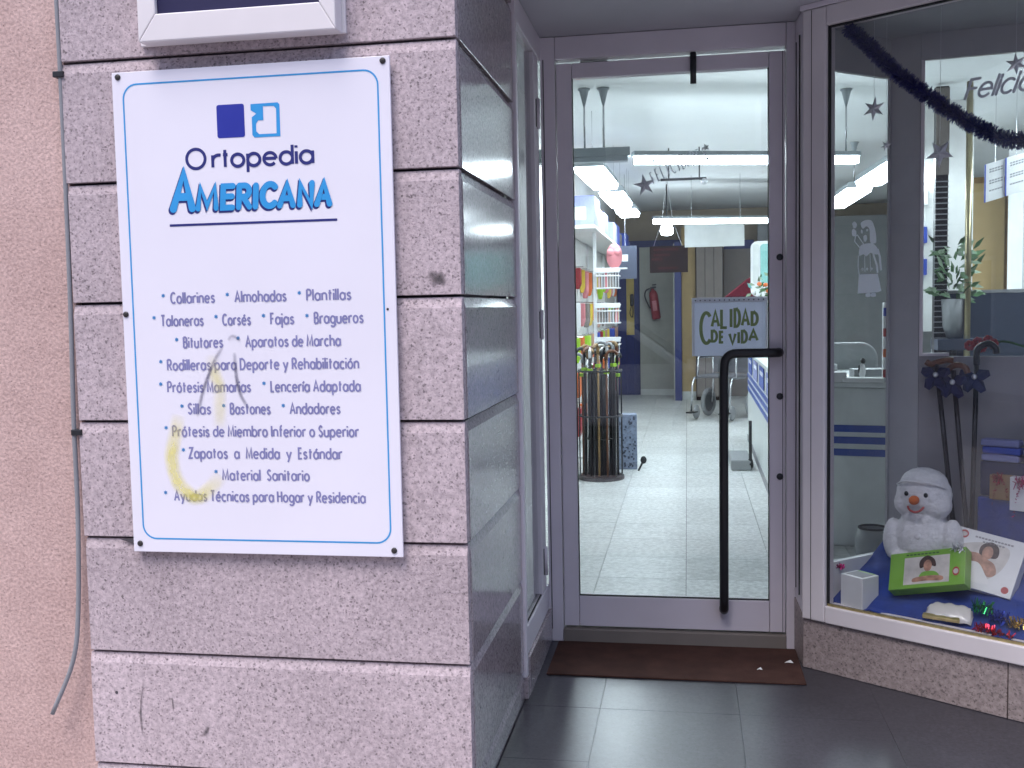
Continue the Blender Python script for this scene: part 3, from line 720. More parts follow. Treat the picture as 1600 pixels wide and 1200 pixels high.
# FELICIDADES garland lettering and stars on the door glass
fg = thing('greeting_garland','silver FELICIDADES letter garland with stars on the door glass','garland',(0,0,0))
GW = 'FELICIDADES'
gm = MB()
for k, ch in enumerate(GW):
    t_ = k/10.0
    x = 0.430+0.190*t_; z = 1.728+0.082*t_**0.93
    ang = RAD(26-8*t_)
    gw, ls = glyph(ch,cw=0.30)
    cap = 0.044+0.010*math.sin(PI*t_)
    for l in ls:
        pts = []
        for px, pz in l:
            a, b = (px-gw/2)*cap*0.85, pz*cap
            pts.append((x+a*math.cos(ang)-b*math.sin(ang)*0.8, z+a*math.sin(ang)+b*math.cos(ang)))
        strokes(gm,[pts],0.0040,lambda p,q,e:(p,1.4825+e,q))
lo = gm.build('lettering','silver',fg); so = lo.modifiers.new('thick','SOLIDIFY'); so.thickness = 0.0008
def star(mb, c, r, n=6, rot=0.3, inner=0.42, th=0.004, M=None):
    vs = [(c[0],c[1]-th,c[2]),(c[0],c[1]+th,c[2])]
    for k in range(2*n):
        rr = r*(1 if k % 2 == 0 else inner); a = rot+PI*k/n
        vs.append((c[0]+rr*math.cos(a),c[1],c[2]+rr*math.sin(a)))
    fs = []
    for k in range(2*n):
        a, b = 2+k, 2+(k+1)%(2*n); fs += [(0,b,a),(1,a,b)]
    mb.add(vs,fs,M)
for (x, z, r, rot, n) in ((0.392,1.722,0.044,0.5,5),(0.426,1.812,0.013,0.3,5),(0.622,1.853,0.017,0.7,5),(0.628,1.812,0.013,0.2,5)):
    mb = MB(); star(mb,(x,1.488,z),r,n,rot,0.36); mb.build('star','silver',fg)
# CALIDAD DE VIDA banner behind the door glass
bn = thing('quality_banner','pale banner with green CALIDAD DE VIDA lettering behind the door glass','banner',(0,0,0))
MB().box(0.569,0.8495,1.520,1.5215,1.066,1.288).build('sheet','banner',bn)
bf = MB(); bf.box(0.566,0.8495,1.5175,1.5195,1.270,1.290); bf.box(0.566,0.576,1.5175,1.5195,1.066,1.2695); bf.box(0.842,0.8495,1.5175,1.5195,1.066,1.2695)
bf.build('white_border','banner_white',bn)
for k in range(15):
    MB().lathe([(0.0026,0),(0.0026,0.001)],n=8,M=Matrix.Translation((0.580+k*0.0182,1.5174,1.2795))@Matrix.Rotation(PI/2,4,'X')).build('eyelet','rubber',bn)
gt = MB()
def bletter(ch, x0, x1, z0, z1, w):
    gw, ls = glyph(ch,cw=0.5)
    strokes(gt,[[(x0+(px/gw*(x1-x0) if gw else 0), z0+pz*(z1-z0)) for px, pz in l] for l in ls],w,lambda p,q,e:(p,1.5194-e,q))
bletter('C',0.600,0.636,1.115,1.232,0.013)
for ch, a, b, z0, z1 in (('A',0.642,0.668,1.180,1.238),('L',0.678,0.698,1.174,1.243),('I',0.714,0.714,1.176,1.245),('D',0.728,0.746,1.178,1.243),('A',0.755,0.780,1.182,1.240),('D',0.792,0.812,1.184,1.230)):
    bletter(ch,a,b,z0,z1,0.011)
for ch, a, b, z0, z1 in (('D',0.642,0.660,1.122,1.162),('E',0.672,0.684,1.118,1.158),('V',0.708,0.730,1.112,1.150),('I',0.742,0.742,1.114,1.156),('D',0.755,0.772,1.117,1.160),('A',0.782,0.812,1.124,1.164)):
    bletter(ch,a,b,z0,z1,0.010)
gt.build('lettering','ink_green',bn)

# ------------------------------------------------------------------ angled shop window (local: x along, y inward, z up)
WB = (0.953,1.25,0.0); WR = RAD(-35)
WMX = Matrix.Translation(WB) @ Matrix.Rotation(WR,4,'Z')
WL = 2.16
sp = thing('window_plinth','pinkish granite plinth under the angled shop window','plinth',WB,WR)
for a, b in ((0.0,0.70),(0.703,1.45),(1.453,WL)):
    MB().box(a,b,0.0,0.10,-0.0495,0.130).build('plinth_slab','granite_plinth',sp,bevel=0.002)
spr = MB(); spr.add([(0.9405,1.434,-0.0495),(0.953,1.2515,-0.0495),(1.03,1.25,-0.0495),(1.03,1.434,-0.0495),(0.9405,1.434,0.155),(0.953,1.2515,0.130),(1.03,1.25,0.130),(1.03,1.434,0.155)],[(0,1,2,3),(7,6,5,4),(0,4,5,1),(1,5,6,2),(2,6,7,3),(3,7,4,0)])
spr.build('return_slab','granite_plinth',sp).matrix_parent_inverse = WMX.inverted()
sh = thing('shop_window','large angled shop window in white aluminium frame right of the door','window',WB,WR)
MB().box(0.0,0.088,-0.012,0.060,0.1325,2.264).build('corner_post','alu_lit',sh,bevel=0.006)
MB().box(0.0345,0.0365,-0.0132,-0.0122,0.135,2.26).build('post_seam','rubber',sh)
MB().box(0.0885,WL,-0.012,0.060,0.1325,0.193).build('bottom_rail','alu_lit',sh,bevel=0.004)
MB().box(0.0885,WL,-0.012,0.060,2.200,2.264).build('top_rail','alu_lit',sh,bevel=0.004)
MB().box(WL-0.06,WL,-0.012,0.060,0.194,2.199).build('end_post','alu_lit',sh,bevel=0.004)
gk = MB(); gk.box(0.0885,0.0935,0.004,0.018,0.194,2.199); gk.box(0.0935,WL-0.06,0.004,0.018,0.1935,0.1985); gk.box(0.0935,WL-0.06,0.004,0.018,2.195,2.1995)
gk.build('gasket','rubber',sh)
bd = MB(); bd.box(0.0938,WL-0.061,0.0,0.004,0.1932,0.2015); bd.build('glazing_bead','gold_foil',sh)
MB().box(0.0890,WL-0.0605,0.020,0.028,0.1935,2.1995).build('glass_pane','glass_window',sh)
jm = MB(); jm.add([(0.9425,1.436,0.156),(0.9545,1.262,0.1325),(1.03,1.25,0.1325),(1.03,1.436,0.156),(0.9425,1.436,2.283),(0.9545,1.262,2.283),(1.03,1.25,2.283),(1.03,1.436,2.283)],[(3,2,1,0),(4,5,6,7),(0,1,5,4),(1,2,6,5),(2,3,7,6),(3,0,4,7)])
o = jm.build('return_jamb','alu_white',sh,bevel=0.004); o.matrix_parent_inverse = WMX.inverted()
for yy in (1.30,1.405):
    o = MB().box(0.9415,0.947,yy,yy+0.004,0.20,2.20).build('jamb_seam','rubber',sh); o.matrix_parent_inverse = WMX.inverted()
fs_ = MB().box(-0.01,2.2,-0.012,0.05,2.2655,2.284).build('head_strip','alu_white',sh,bevel=0.002)

# ------------------------------------------------------------------ display case behind the shop window
dc = thing('display_case','grey display case behind the angled shop window','display case',WB,WR)
E0 = WMX.inverted() @ Vector((1.37,1.39,0)); e1 = WMX.inverted() @ Vector((2.55,1.19,0))
BX0, BY0 = E0.x, E0.y; BANG = math.atan2(e1.y-E0.y, e1.x-E0.x); BLEN = 1.35
BM = Matrix.Translation((BX0,BY0,0)) @ Matrix.Rotation(BANG,4,'Z')
MB().box(0,BLEN,0,0.02,0.10,1.062,BM).build('back_panel','display_grey',dc)
MB().box(0,BLEN,0,0.02,2.108,2.20,BM).build('back_header','display_post',dc)
fr = MB(); fr.box(0.0,0.012,-0.006,0.022,1.0635,2.107,BM); fr.box(0.0125,0.10,-0.006,0.022,1.0635,1.074,BM)
fr.build('back_frame','alu_lit',dc)
MB().box(0.013,BLEN,0.006,0.012,1.0745,2.107,BM).build('back_glass','glass_inner',dc)
MB().box(0.90,0.93,0.0,0.02,1.0745,2.107,BM).build('back_mullion','display_post',dc)
# grey post between side pane and back
pm = MB(); pp = [(0.147,0.352),(BX0-0.001,BY0-0.002),(BX0-0.001,BY0+0.03),(0.160,0.395)]
pm.prism(pp,0.10,2.20).build('corner_panel','display_post',dc)
# side pane running back from the corner post
s0, s1 = Vector((0.072,0.062)), Vector((0.147,0.352))
SM = Matrix.Translation((s0.x,s0.y,0)) @ Matrix.Rotation(math.atan2(s1.y-s0.y,s1.x-s0.x),4,'Z'); SLN = (s1-s0).length
MB().box(0,SLN,-0.008,0.012,0.14,0.335,SM).build('side_sill','white_plastic',dc)
MB().box(0,SLN,-0.008,0.012,2.062,2.20,SM).build('side_header','display_post',dc)
MB().box(0.0,SLN-0.001,0.000,0.005,0.336,2.061,SM).build('side_glass','glass_inner',dc)
MB().box(SLN-0.012,SLN-0.002,-0.010,-0.001,0.336,2.061,SM).build('side_bead','display_post',dc)
MB().prism([(0.0,0.062),(0.075,0.062),(0.147,0.352),(BX0,BY0+0.02),(BX0+BLEN*math.cos(BANG),BY0+BLEN*math.sin(BANG)+0.02),(WL,0.062)],2.2005,2.22).build('case_ceiling','display_ceiling',dc)

# blue cloth rising to the back in soft folds
bc = MB(); NX, NY = 70, 24; vs = []; fs = []
def cloth_z(sx, oy):
    base = 0.186+0.20*max(0,min(1,(oy-0.05)/0.30))**0.9
    return base+0.006*math.sin(sx*31+oy*9)+0.005*math.sin(sx*13-oy*37)+0.003*math.sin(sx*57+oy*21)
for j in range(NY+1):
    for i in range(NX+1):
        sx = 0.07+1.9*i/NX; back = 0.352+max(0.0,sx-0.262)*0.45
        oy = 0.032+(min(back, 0.35+max(0,sx-0.27)*0.42)-0.035)*j/NY
        if sx < 0.150: oy = min(oy, 0.064+(sx-0.075)*3.7) if sx > 0.076 else 0.034
        vs.append((sx,oy,cloth_z(sx,oy)))
for j in range(NY):
    for i in range(NX):
        a = j*(NX+1)+i; fs.append((a,a+1,a+NX+2,a+NX+1))
bc.add(vs,fs); bo = bc.build('display_cloth','blue_cloth',smooth=True); bo.location = WB; bo.rotation_euler = (0,0,WR)
tag(bo,'royal blue cloth draped over the display floor','cloth')
bo.modifiers.new('thick','SOLIDIFY').thickness = 0.003

# snowman toy
sn = thing('snowman_toy','white plush snowman with orange nose sitting in the display','soft toy',tuple(WMX @ Vector((0.335,0.235,0.350))),WR+RAD(4))
m = MB()
m.ell((0,0,0.085),(0.098,0.075,0.105)); m.ell((0,0.0,0.235),(0.094,0.080,0.088)); m.ell((-0.052,-0.012,0.205),(0.045,0.055,0.048)); m.ell((0.052,-0.012,0.205),(0.045,0.055,0.048))
m.ell((0,0.0,0.275),(0.080,0.070,0.055)); m.ell((0,0,0.155),(0.075,0.066,0.045))
m.ell((-0.100,-0.02,0.070),(0.034,0.036,0.075)); m.ell((0.104,-0.02,0.085),(0.036,0.036,0.078))
m.ell((-0.05,-0.02,0.012),(0.055,0.055,0.03)); m.ell((0.05,-0.02,0.012),(0.055,0.055,0.03))
bo = m.build('body','plush',sn,smooth=True)
rm = bo.modifiers.new('merge','REMESH'); rm.mode = 'VOXEL'; rm.voxel_size = 0.0045; rm.use_smooth_shade = True
smo = bo.modifiers.new('soft','SMOOTH'); smo.iterations = 7; smo.factor = 0.6
tx = bpy.data.textures.new('pile','CLOUDS'); tx.noise_scale = 0.006
dp = bo.modifiers.new('pile','DISPLACE'); dp.texture = tx; dp.strength = 0.006; dp.mid_level = 0.5
MB().tube(catmull([(-0.083,-0.030,0.268),(-0.050,-0.066,0.286),(0,-0.078,0.291),(0.050,-0.066,0.286),(0.083,-0.030,0.268)],5),0.0035,8).build('brow_band','plush',sn,smooth=True)
MB().ell((-0.004,-0.088,0.228),(0.017,0.022,0.016)).build('nose','nose_orange',sn,smooth=True)
for x in (-0.036,0.030): MB().ell((x,-0.073,0.246),(0.0075,0.006,0.0085),12,8).build('eye','black',sn,smooth=True)
MB().tube(catmull([(-0.030,-0.076,0.203),(-0.018,-0.088,0.192),(0,-0.091,0.187),(0.016,-0.087,0.193),(0.026,-0.077,0.206)],5),[0.002]+[0.0038]*19+[0.002],8).build('mouth','print_red',sn,smooth=True)
MB().lathe([(0.012,0),(0.012,0.004),(0.007,0.007)],n=12,M=Matrix.Translation((0.004,-0.071,0.100))@Matrix.Rotation(PI/2,4,'X')).build('button','plush',sn,smooth=True)

def printed_box(name, label, P00, P10, P01, th, m, side=None):
    # P00 lower-left, P10 lower-right, P01 upper-left of the printed face, in window coordinates
    a, b, c = [WMX @ Vector(p) for p in (P00,P10,P01)]
    ux = (b-a); W_ = ux.length; ux.normalize(); uz = (c-a); uz = (uz-ux*uz.dot(ux)); H_ = uz.length; uz.normalize()
    uy = uz.cross(ux)
    t_ = thing(name,label,'box')
    t_.matrix_world = Matrix(((ux.x,uy.x,uz.x,a.x),(ux.y,uy.y,uz.y,a.y),(ux.z,uy.z,uz.z,a.z),(0,0,0,1)))
    MB().box(0,W_,0,th,0,H_).build('carton',m,t_,bevel=0.002)
    return t_, W_, H_
def blob(t_, name, m, pts, k, n=5):
    P = catmull([(p[0],0,p[1]) for p in pts],n,True)
    mb = MB(); mb.add([(p[0],-0.0004-k*2e-4,p[2]) for p in P],[tuple(range(len(P)-1,-1,-1))]); return mb.build(name,m,t_)
def oval(t_, name, m, x, z, rx, rz, k):
    mb = MB(); mb.add([(x+rx*math.cos(2*PI*i/20),-0.0004-k*2e-4,z+rz*math.sin(2*PI*i/20)) for i in range(20)],[tuple(range(20))]); return mb.build(name,m,t_)
def rectp(t_, name, m, x0, x1, z0, z1, k):
    mb = MB(); mb.add([(x0,-0.0004-k*2e-4,z0),(x1,-0.0004-k*2e-4,z0),(x1,-0.0004-k*2e-4,z1),(x0,-0.0004-k*2e-4,z1)],[(0,1,2,3)]); return mb.build(name,m,t_)
# green box
g_, W_, H_ = printed_box('green_box','bright green carton with printed portrait leaning in front of the snowman',(0.278,0.080,0.266),(0.534,0.085,0.333),(0.225,0.165,0.365),0.045,'box_green')
rectp(g_,'photo','print_pale',W_*.20,W_*.80,H_*.10,H_*.84,0)
blob(g_,'hair_print','hair_print',[(W_*.42,H_*.52),(W_*.41,H_*.72),(W_*.50,H_*.86),(W_*.60,H_*.74),(W_*.62,H_*.54),(W_*.52,H_*.60)],1)
oval(g_,'face_print','skin_print',W_*.515,H_*.58,W_*.055,H_*.16,2)
blob(g_,'shirt_print','box_green',[(W_*.42,H_*.26),(W_*.44,H_*.40),(W_*.52,H_*.43),(W_*.62,H_*.40),(W_*.66,H_*.26)],2)
blob(g_,'arm_print','skin_print',[(W_*.33,H_*.16),(W_*.33,H_*.26),(W_*.45,H_*.30),(W_*.62,H_*.30),(W_*.72,H_*.25),(W_*.70,H_*.15),(W_*.5,H_*.17)],3)
oval(g_,'red_mark','print_red',W_*.885,H_*.36,W_*.045,H_*.12,1); oval(g_,'pale_mark','print_pale',W_*.885,H_*.36,W_*.032,H_*.07,2)
for k in range(9): rectp(g_,'print_line','leaf',W_*(.22+.05*k),W_*(.255+.05*k),H_*.895,H_*.935,1)
# white box
w_, W_, H_ = printed_box('white_box','large white carton with printed portrait and red badge right of the snowman',(0.420,0.155,0.318),(0.650,0.160,0.286),(0.437,0.255,0.488),0.055,'white_plastic')
blob(w_,'photo','print_pale',[(W_*.05,H_*.30),(W_*.10,H_*.66),(W_*.5,H_*.84),(W_*.80,H_*.80),(W_*.78,H_*.45),(W_*.6,H_*.2),(W_*.3,H_*.2)],0)
blob(w_,'hair_print','hair_print',[(W_*.44,H_*.60),(W_*.42,H_*.76),(W_*.54,H_*.86),(W_*.66,H_*.78),(W_*.66,H_*.60)],1)
oval(w_,'face_print','skin_print',W_*.53,H_*.66,W_*.075,H_*.12,2)
blob(w_,'body_print','skin_print',[(W_*.14,H_*.46),(W_*.22,H_*.58),(W_*.40,H_*.62),(W_*.52,H_*.56),(W_*.66,H_*.50),(W_*.72,H_*.34),(W_*.62,H_*.26),(W_*.46,H_*.40),(W_*.30,H_*.36)],1)
blob(w_,'towel_print','paper',[(W_*.20,H_*.20),(W_*.26,H_*.40),(W_*.44,H_*.46),(W_*.58,H_*.30),(W_*.66,H_*.14),(W_*.4,H_*.12)],2)
oval(w_,'red_mark','print_red',W_*.14,H_*.89,W_*.065,H_*.075,1); oval(w_,'pale_mark','print_pale',W_*.14,H_*.89,W_*.045,H_*.04,2)
oval(w_,'red_mark','print_red',W_*.90,H_*.12,W_*.05,H_*.06,1)
for k in range(12): rectp(w_,'print_line','print_grey',W_*(.30+.045*k),W_*(.335+.045*k),H_*.875,H_*.905,1)
for k in range(7): rectp(w_,'print_line','print_grey',W_*(.42+.045*k),W_*(.452+.045*k),H_*.815,H_*.845,1)
# small box
s_ = thing('small_carton','small upright white carton in the left corner of the display','box',tuple(WMX @ Vector((0.118,0.050,0.186))),WR+RAD(-14))
MB().box(0,0.095,0,0.085,0,0.118).build('carton','white_plastic',s_,bevel=0.002)
MB().box(0.012,0.083,0.014,0.072,0.1182,0.1192).build('top_label','print_grey',s_)
MB().box(0.012,0.083,0.0725,0.083,0.1182,0.1192).build('green_edge','box_green',s_)
MB().box(-0.0012,-0.0004,0.02,0.066,0.03,0.09).build('side_print','print_red',s_)
# foil packet
k_ = thing('foil_packet','cream and gold foil packet lying on the blue cloth','packet',tuple(WMX @ Vector((0.415,0.045,0.206))),WR+RAD(8))
k_.rotation_euler = (RAD(24),0,WR+RAD(8))
pk = MB(); NXp, NYp = 14, 8; vs = []; fs = []
for j in range(NYp+1):
    for i in range(NXp+1):
        u, v = i/NXp, j/NYp; puff = (math.sin(PI*u)*math.sin(PI*v))**0.45
        vs.append((0.150*u,0.085*v,0.022*puff+0.003*math.sin(u*23+v*11)))
for j in range(NYp):
    for i in range(NXp):
        a = j*(NXp+1)+i; fs.append((a,a+1,a+NXp+2,a+NXp+1))
pk.add(vs,fs); po = pk.build('pouch','foil_white',k_,smooth=True); po.modifiers.new('t','SOLIDIFY').thickness = 0.002
MB().box(-0.002,0.115,-0.004,0.014,0.0,0.012).build('gold_end','gold_foil',k_,bevel=0.003)
# tinsel bows and scraps
def tinsel(mb, pts, r, n, wid, seed):
    rnd = random.Random(seed); P = [Vector(p) for p in pts]
    seg = [(P[i+1]-P[i]).length for i in range(len(P)-1)]; tot = sum(seg)
    for _ in range(n):
        d_ = rnd.random()*tot; i = 0
        while i < len(seg)-1 and d_ > seg[i]: d_ -= seg[i]; i += 1
        c = P[i].lerp(P[i+1], min(1,d_/seg[i])); t = (P[i+1]-P[i]).normalized()
        a = t.orthogonal().normalized(); b = t.cross(a); th = rnd.random()*2*PI
        dr = (a*math.cos(th)+b*math.sin(th)+t*rnd.uniform(-.5,.5)).normalized()
        L_ = r*rnd.uniform(0.75,1.15); w = t.cross(dr).normalized()*wid*rnd.uniform(.6,1.2) if rnd.random() < .5 else t*wid
        e_ = c+dr*L_
        mb.add([tuple(c-w),tuple(c+w),tuple(e_+w*.7),tuple(e_-w*.7)],[(0,1,2,3)])
def scrap(name, label, c, r, m, n=90, wid=0.0022, seed=1, ln=0.03):
    o = thing(name,label,'tinsel',tuple(WMX @ Vector(c)),WR)
    mb = MB(); tinsel(mb,[(-ln,0,0),(0,0,0.006),(ln,0.004,0)],r,n,wid,seed); mb.build('strands',m,o)
    return o
scrap('tinsel_bow','green tinsel bow beside the foil packet',(0.590,0.095,0.262),0.026,'tinsel_green',120,seed=3)
scrap('tinsel_bow','silver tinsel tuft on the corner of the green carton',(0.482,0.160,0.428),0.016,'silver',60,0.002,4,0.018)
scrap('tinsel_scrap','red tinsel scrap by the window rail',(0.612,0.048,0.205),0.018,'tinsel_red',80,seed=5)
scrap('tinsel_scrap','red and bright tinsel end nearest the right edge of the photo',(0.668,0.042,0.200),0.016,'tinsel_red',70,seed=6)
scrap('tinsel_scrap','blue shiny tinsel scrap above the red ones',(0.640,0.085,0.238),0.024,'tinsel_blue',90,seed=8)
scrap('tinsel_scrap','gold tinsel scrap at the right edge of the display',(0.700,0.085,0.232),0.022,'tinsel_gold',90,seed=9)
scrap('tinsel_scrap','purple-pink tinsel tuft on the small white carton',(0.100,0.085,0.315),0.012,'tinsel_pink',50,0.002,10,0.012)
for i, (x, y) in enumerate(((0.150,0.040),(0.185,0.040),(0.480,0.045),(0.345,0.040))):
    MB_ = MB(); MB_.ell((0,0,0),(0.0055,0.0055,0.0045),10,6); o = MB_.build('glass_bead','silver',smooth=True); o.location = tuple(WMX @ Vector((x,y,cloth_z(x,y)+0.006)))
    tag(o,['silver bead nearest the left post on the blue cloth','second silver bead from the left post on the blue cloth','silver bead in front of the foil packet','silver bead between the small carton and the packet'][i],'bead','beads on the blue cloth')

# walking canes decorated with navy bows, leaning against the back panel
def cane(label, foot, top, hm, hk):
    o = thing('walking_cane',label,'walking cane',WB,WR,'canes in the shop window')
    f_, t_ = Vector(foot), Vector(top); d_ = (t_-f_).normalized()
    MB().tube([f_,t_],0.0085,10).build('shaft','cane_black',o,smooth=True)
    MB().tube([f_,f_+d_*0.02],0.012,10).build('ferrule','rubber',o,smooth=True)
    if hk == 't': hpts = [t_+Vector((-0.035,-0.004,0.004)),t_+Vector((-0.02,-0.002,-0.004)),t_+Vector((0.0,0,0.002)),t_+Vector((0.03,0.006,0.010)),t_+Vector((0.055,0.01,0.012))]
    elif hk == 'c': hpts = [t_+Vector((-0.02,0,-0.005)),t_+Vector((-0.008,0,0.012)),t_+Vector((0.015,0,0.020)),t_+Vector((0.04,0,0.012)),t_+Vector((0.05,0,-0.008))]
    else: hpts = [t_,t_+Vector((0.0,0,0.045)),t_+Vector((0.012,0,0.065)),t_+Vector((0.04,0,0.075)),t_+Vector((0.062,0,0.060)),t_+Vector((0.066,0,0.040))]
    MB().tube(catmull([tuple(q) for q in hpts],5),0.011,10).build('handle',hm,o,smooth=True)
    b_ = t_-d_*0.04
    bw = MB()
    for sx, sz, k in ((-1,0.3,1),(1,0.3,1),(-0.6,-1,1.15),(0.6,-1,1.15)):
        L_ = 0.052*k; dr = Vector((sx,-0.15,sz)).normalized(); nr = Vector((-dr.z,0,dr.x))*0.020
        c0 = b_+Vector((0,-0.012,0)); e_ = c0+dr*L_
        bw.add([tuple(c0-nr*.2),tuple(c0+dr*L_*.5-nr+Vector((0,-.012,0))),tuple(e_-nr*.5),tuple(e_+nr*.5),tuple(c0+dr*L_*.5+nr+Vector((0,-.012,0))),tuple(c0+nr*.2)],[(0,1,2,3,4,5)])
    bo = bw.build('ribbon_bow','navy_cloth',o); bo.modifiers.new('t','SOLIDIFY').thickness = 0.006
    MB().ell(tuple(b_+Vector((0,-0.018,0))),(0.010,0.008,0.010),10,6).build('bow_knot','silver',o,smooth=True)
cane('leftmost display cane with tan T-shaped handle and navy bow',(0.418,0.300,0.42),(0.328,0.345,1.040),'cane_brown','t')
cane('middle display cane with curved brown handle and navy bow',(0.462,0.300,0.42),(0.386,0.350,1.015),'cane_brown','c')
cane('rightmost upright display cane with black crook handle and navy bow',(0.462,0.330,0.42),(0.456,0.375,1.035),'cane_black','k')

# things on the right of the display: parcels with bows, folded towels, flowers
for i, (c, sz, m, bm, lab) in enumerate((((0.515,0.345,0.575),(0.085,0.03,0.085),'brown_wood','tinsel_red','small parcel with red tinsel bow on the display backdrop'),((0.585,0.335,0.545),(0.11,0.035,0.115),'white_plastic','tinsel_pink','white parcel with pink tinsel bow at the display backdrop'))):
    o = thing('gift_parcel',lab,'parcel',tuple(WMX @ Vector(c)),WR)
    MB().box(0,sz[0],0,sz[1],0,sz[2]).build('parcel_body',m,o,bevel=0.002)
    mb = MB(); tinsel(mb,[(sz[0]*.2,-0.008,sz[2]*.85),(sz[0]*.5,-0.008,sz[2]*.9)],0.022,70,0.002,20+i); tinsel(mb,[(sz[0]*.3,-0.006,sz[2]*.8),(sz[0]*.15,-0.006,-0.02)],0.006,26,0.002,30+i); tinsel(mb,[(sz[0]*.6,-0.006,sz[2]*.8),(sz[0]*.75,-0.006,0.0)],0.006,26,0.002,40+i)
    mb.build('bow',bm,o)
o = thing('backdrop_stand','blue cloth covered stand behind the cartons','stand',WB,WR)
MB().box(0.468,0.86,0.362,0.40,0.36,0.575).build('lower_board','blue_cloth',o,bevel=0.006)
MB().box(0.468,0.86,0.384,0.412,0.577,0.70).build('upper_board','navy_cloth',o,bevel=0.006)
for i, (a, b, z, m) in enumerate(((0.475,0.60,0.702,'lilac'),(0.478,0.605,0.728,'blue'),(0.472,0.60,0.754,'lilac'),(0.615,0.76,0.702,'blue'),(0.612,0.75,0.728,'lilac'),(0.616,0.755,0.754,'lilac'))):
    o = MB(); o.box(0,b-a,0,0.05,0,0.024); q = o.build('folded_towel',m,bevel=0.006); q.location = tuple(WMX @ Vector((a,0.372,z))); q.rotation_euler = (0,0,WR)
    tag(q,['bottom lilac-blue folded towel of the left display stack','middle blue folded towel of the left display stack','top lilac folded towel of the left display stack','bottom blue folded towel of the right display stack','middle lilac folded towel of the right display stack','top lilac folded towel of the right display stack'][i],'towel','folded towels in the display')
fl_ = thing('red_flower_spray','red artificial flowers lying on the ledge behind the canes','flowers',WB,WR)
for x, y, z in ((0.410,0.43,1.100),(0.435,0.44,1.112),(0.47,0.44,1.118),(0.455,0.42,1.095),(0.49,0.43,1.108)):
    mb = MB()
    for k in range(7):
        a = 2*PI*k/7; mb.ell((x+0.011*math.cos(a),y,z+0.011*math.sin(a)),(0.009,0.007,0.009),8,5)
    mb.build('flower','red',fl_,smooth=True)
MB().tube(catmull([(0.44,0.43,1.09),(0.52,0.44,1.115),(0.60,0.45,1.095),(0.70,0.47,1.085)],5),0.004,6).build('stem','leaf',fl_)
# dark blue tinsel garland
gl = thing('tinsel_garland','thick dark navy tinsel garland swagged across the shop window','garland',WB,WR)
gp_ = catmull([(0.140,0.045,2.190),(0.222,0.045,2.106),(0.310,0.045,2.011),(0.416,0.045,1.918),(0.518,0.045,1.837),(0.616,0.045,1.772),(0.690,0.045,1.742),(0.80,0.045,1.76),(0.95,0.045,1.85),(1.10,0.045,1.99),(1.22,0.045,2.19)],5)
mb = MB(); mb.tube(gp_,0.010,6); tinsel(mb,gp_,0.028,13000,0.0013,77); mb.build('strands','tinsel_navy',gl)['kind'] = 'stuff'
# hanging silver stars, lettering, bead string, paper figure on the pane
for i, (x, z, r, n, rot, lab) in enumerate(((0.225,1.909,0.040,6,0.4,'silver six-pointed star nearest the corner post of the shop window'),(0.268,1.782,0.020,6,0.2,'small silver star half hidden by the grey display post'),(0.447,1.735,0.048,5,0.9,'large silver star hanging below the garland'),(0.676,1.976,0.034,6,0.6,'silver star high above the hanging silver lettering'))):
    o = thing('hanging_star',lab,'star',tuple(WMX @ Vector((x,0.062,z))),WR,'stars in the shop window')
    mb = MB(); star(mb,(0,0,0),r,n,rot,0.40,0.005); mb.build('star_body','silver',o)
    MB().tube([(0,0,r*0.6),(0,0,2.198-z)],0.0006,4).build('thread','silver',o)
fw = thing('felicidades_lettering','silver script Felicidades lettering hanging in the shop window','lettering',WB,WR)
mb = MB(); text_line(mb,'Felicidades',0.520,0.90,1.890,0.066,0.0085,0.062,gap=0.10,shear=0.30,rx=0.17,X=0.72,rounded=True)
q = mb.build('script','silver',fw); q.modifiers.new('t','SOLIDIFY').thickness = 0.002
strand = MB()
for k in range(34): strand.ell((0.655,0.30,1.72-k*0.0125),(0.0065,0.0065,0.0065),8,5)
q = strand.build('bead_string','silver',smooth=True); q.location = WB; q.rotation_euler = (0,0,WR); tag(q,'string of shiny silver beads hanging below the garland','bead string')
an = thing('paper_angel_figure','white paper cut-out figure in a long dress stuck on the shop window','window sticker',WB,WR)
A0, AZ = 0.128, 1.277
def AP(p): return (A0+p[0]/800*0.205, AZ+(1085-p[1])/1200*0.330)
def apoly(name, pts, k=0, sm=True):
    P = [AP(p) for p in pts]
    if sm: P = [(q[0],q[2]) for q in catmull([(a,0,b) for a,b in P],4,True)]
    MB().prism(P,0.0305-0.0004*k,0.0318-0.0004*k,'y').build(name,'sticker_white',an)
apoly('skirt',[(240,800),(500,800),(550,1010),(500,1025),(225,1035)],0,False)
apoly('hair',[(262,175),(320,140),(410,150),(460,260),(478,400),(455,430),(395,410),(385,260),(340,215),(290,240)],0)
apoly('bodice_collar',[(250,470),(300,430),(430,430),(500,500),(510,560),(440,560),(400,540),(340,580),(300,555),(240,570)],0)
apoly('face_mark',[(270,250),(290,265),(285,300),(265,285)],1); apoly('face_mark',[(340,250),(365,250),(360,275),(340,275)],1); apoly('beard',[(305,330),(340,320),(350,370),(325,405),(305,370)],1)
for pts, w in (([(235,565),(228,700),(245,800)],12),([(250,470),(180,390),(190,330),(215,310)],12),([(215,310),(275,390),(305,430)],14),([(500,500),(530,600),(545,760)],26),([(440,560),(490,700),(500,790)],22),([(320,575),(325,770)],8),([(395,555),(405,770)],8)):
    mb = MB(); strokes(mb,[[AP(p) for p in pts]],w/800*0.205,lambda a,b,e:(a,0.0300-e,b)); q = mb.build('outline_strip','sticker_white',an); q.modifiers.new('t','SOLIDIFY').thickness = 0.0008
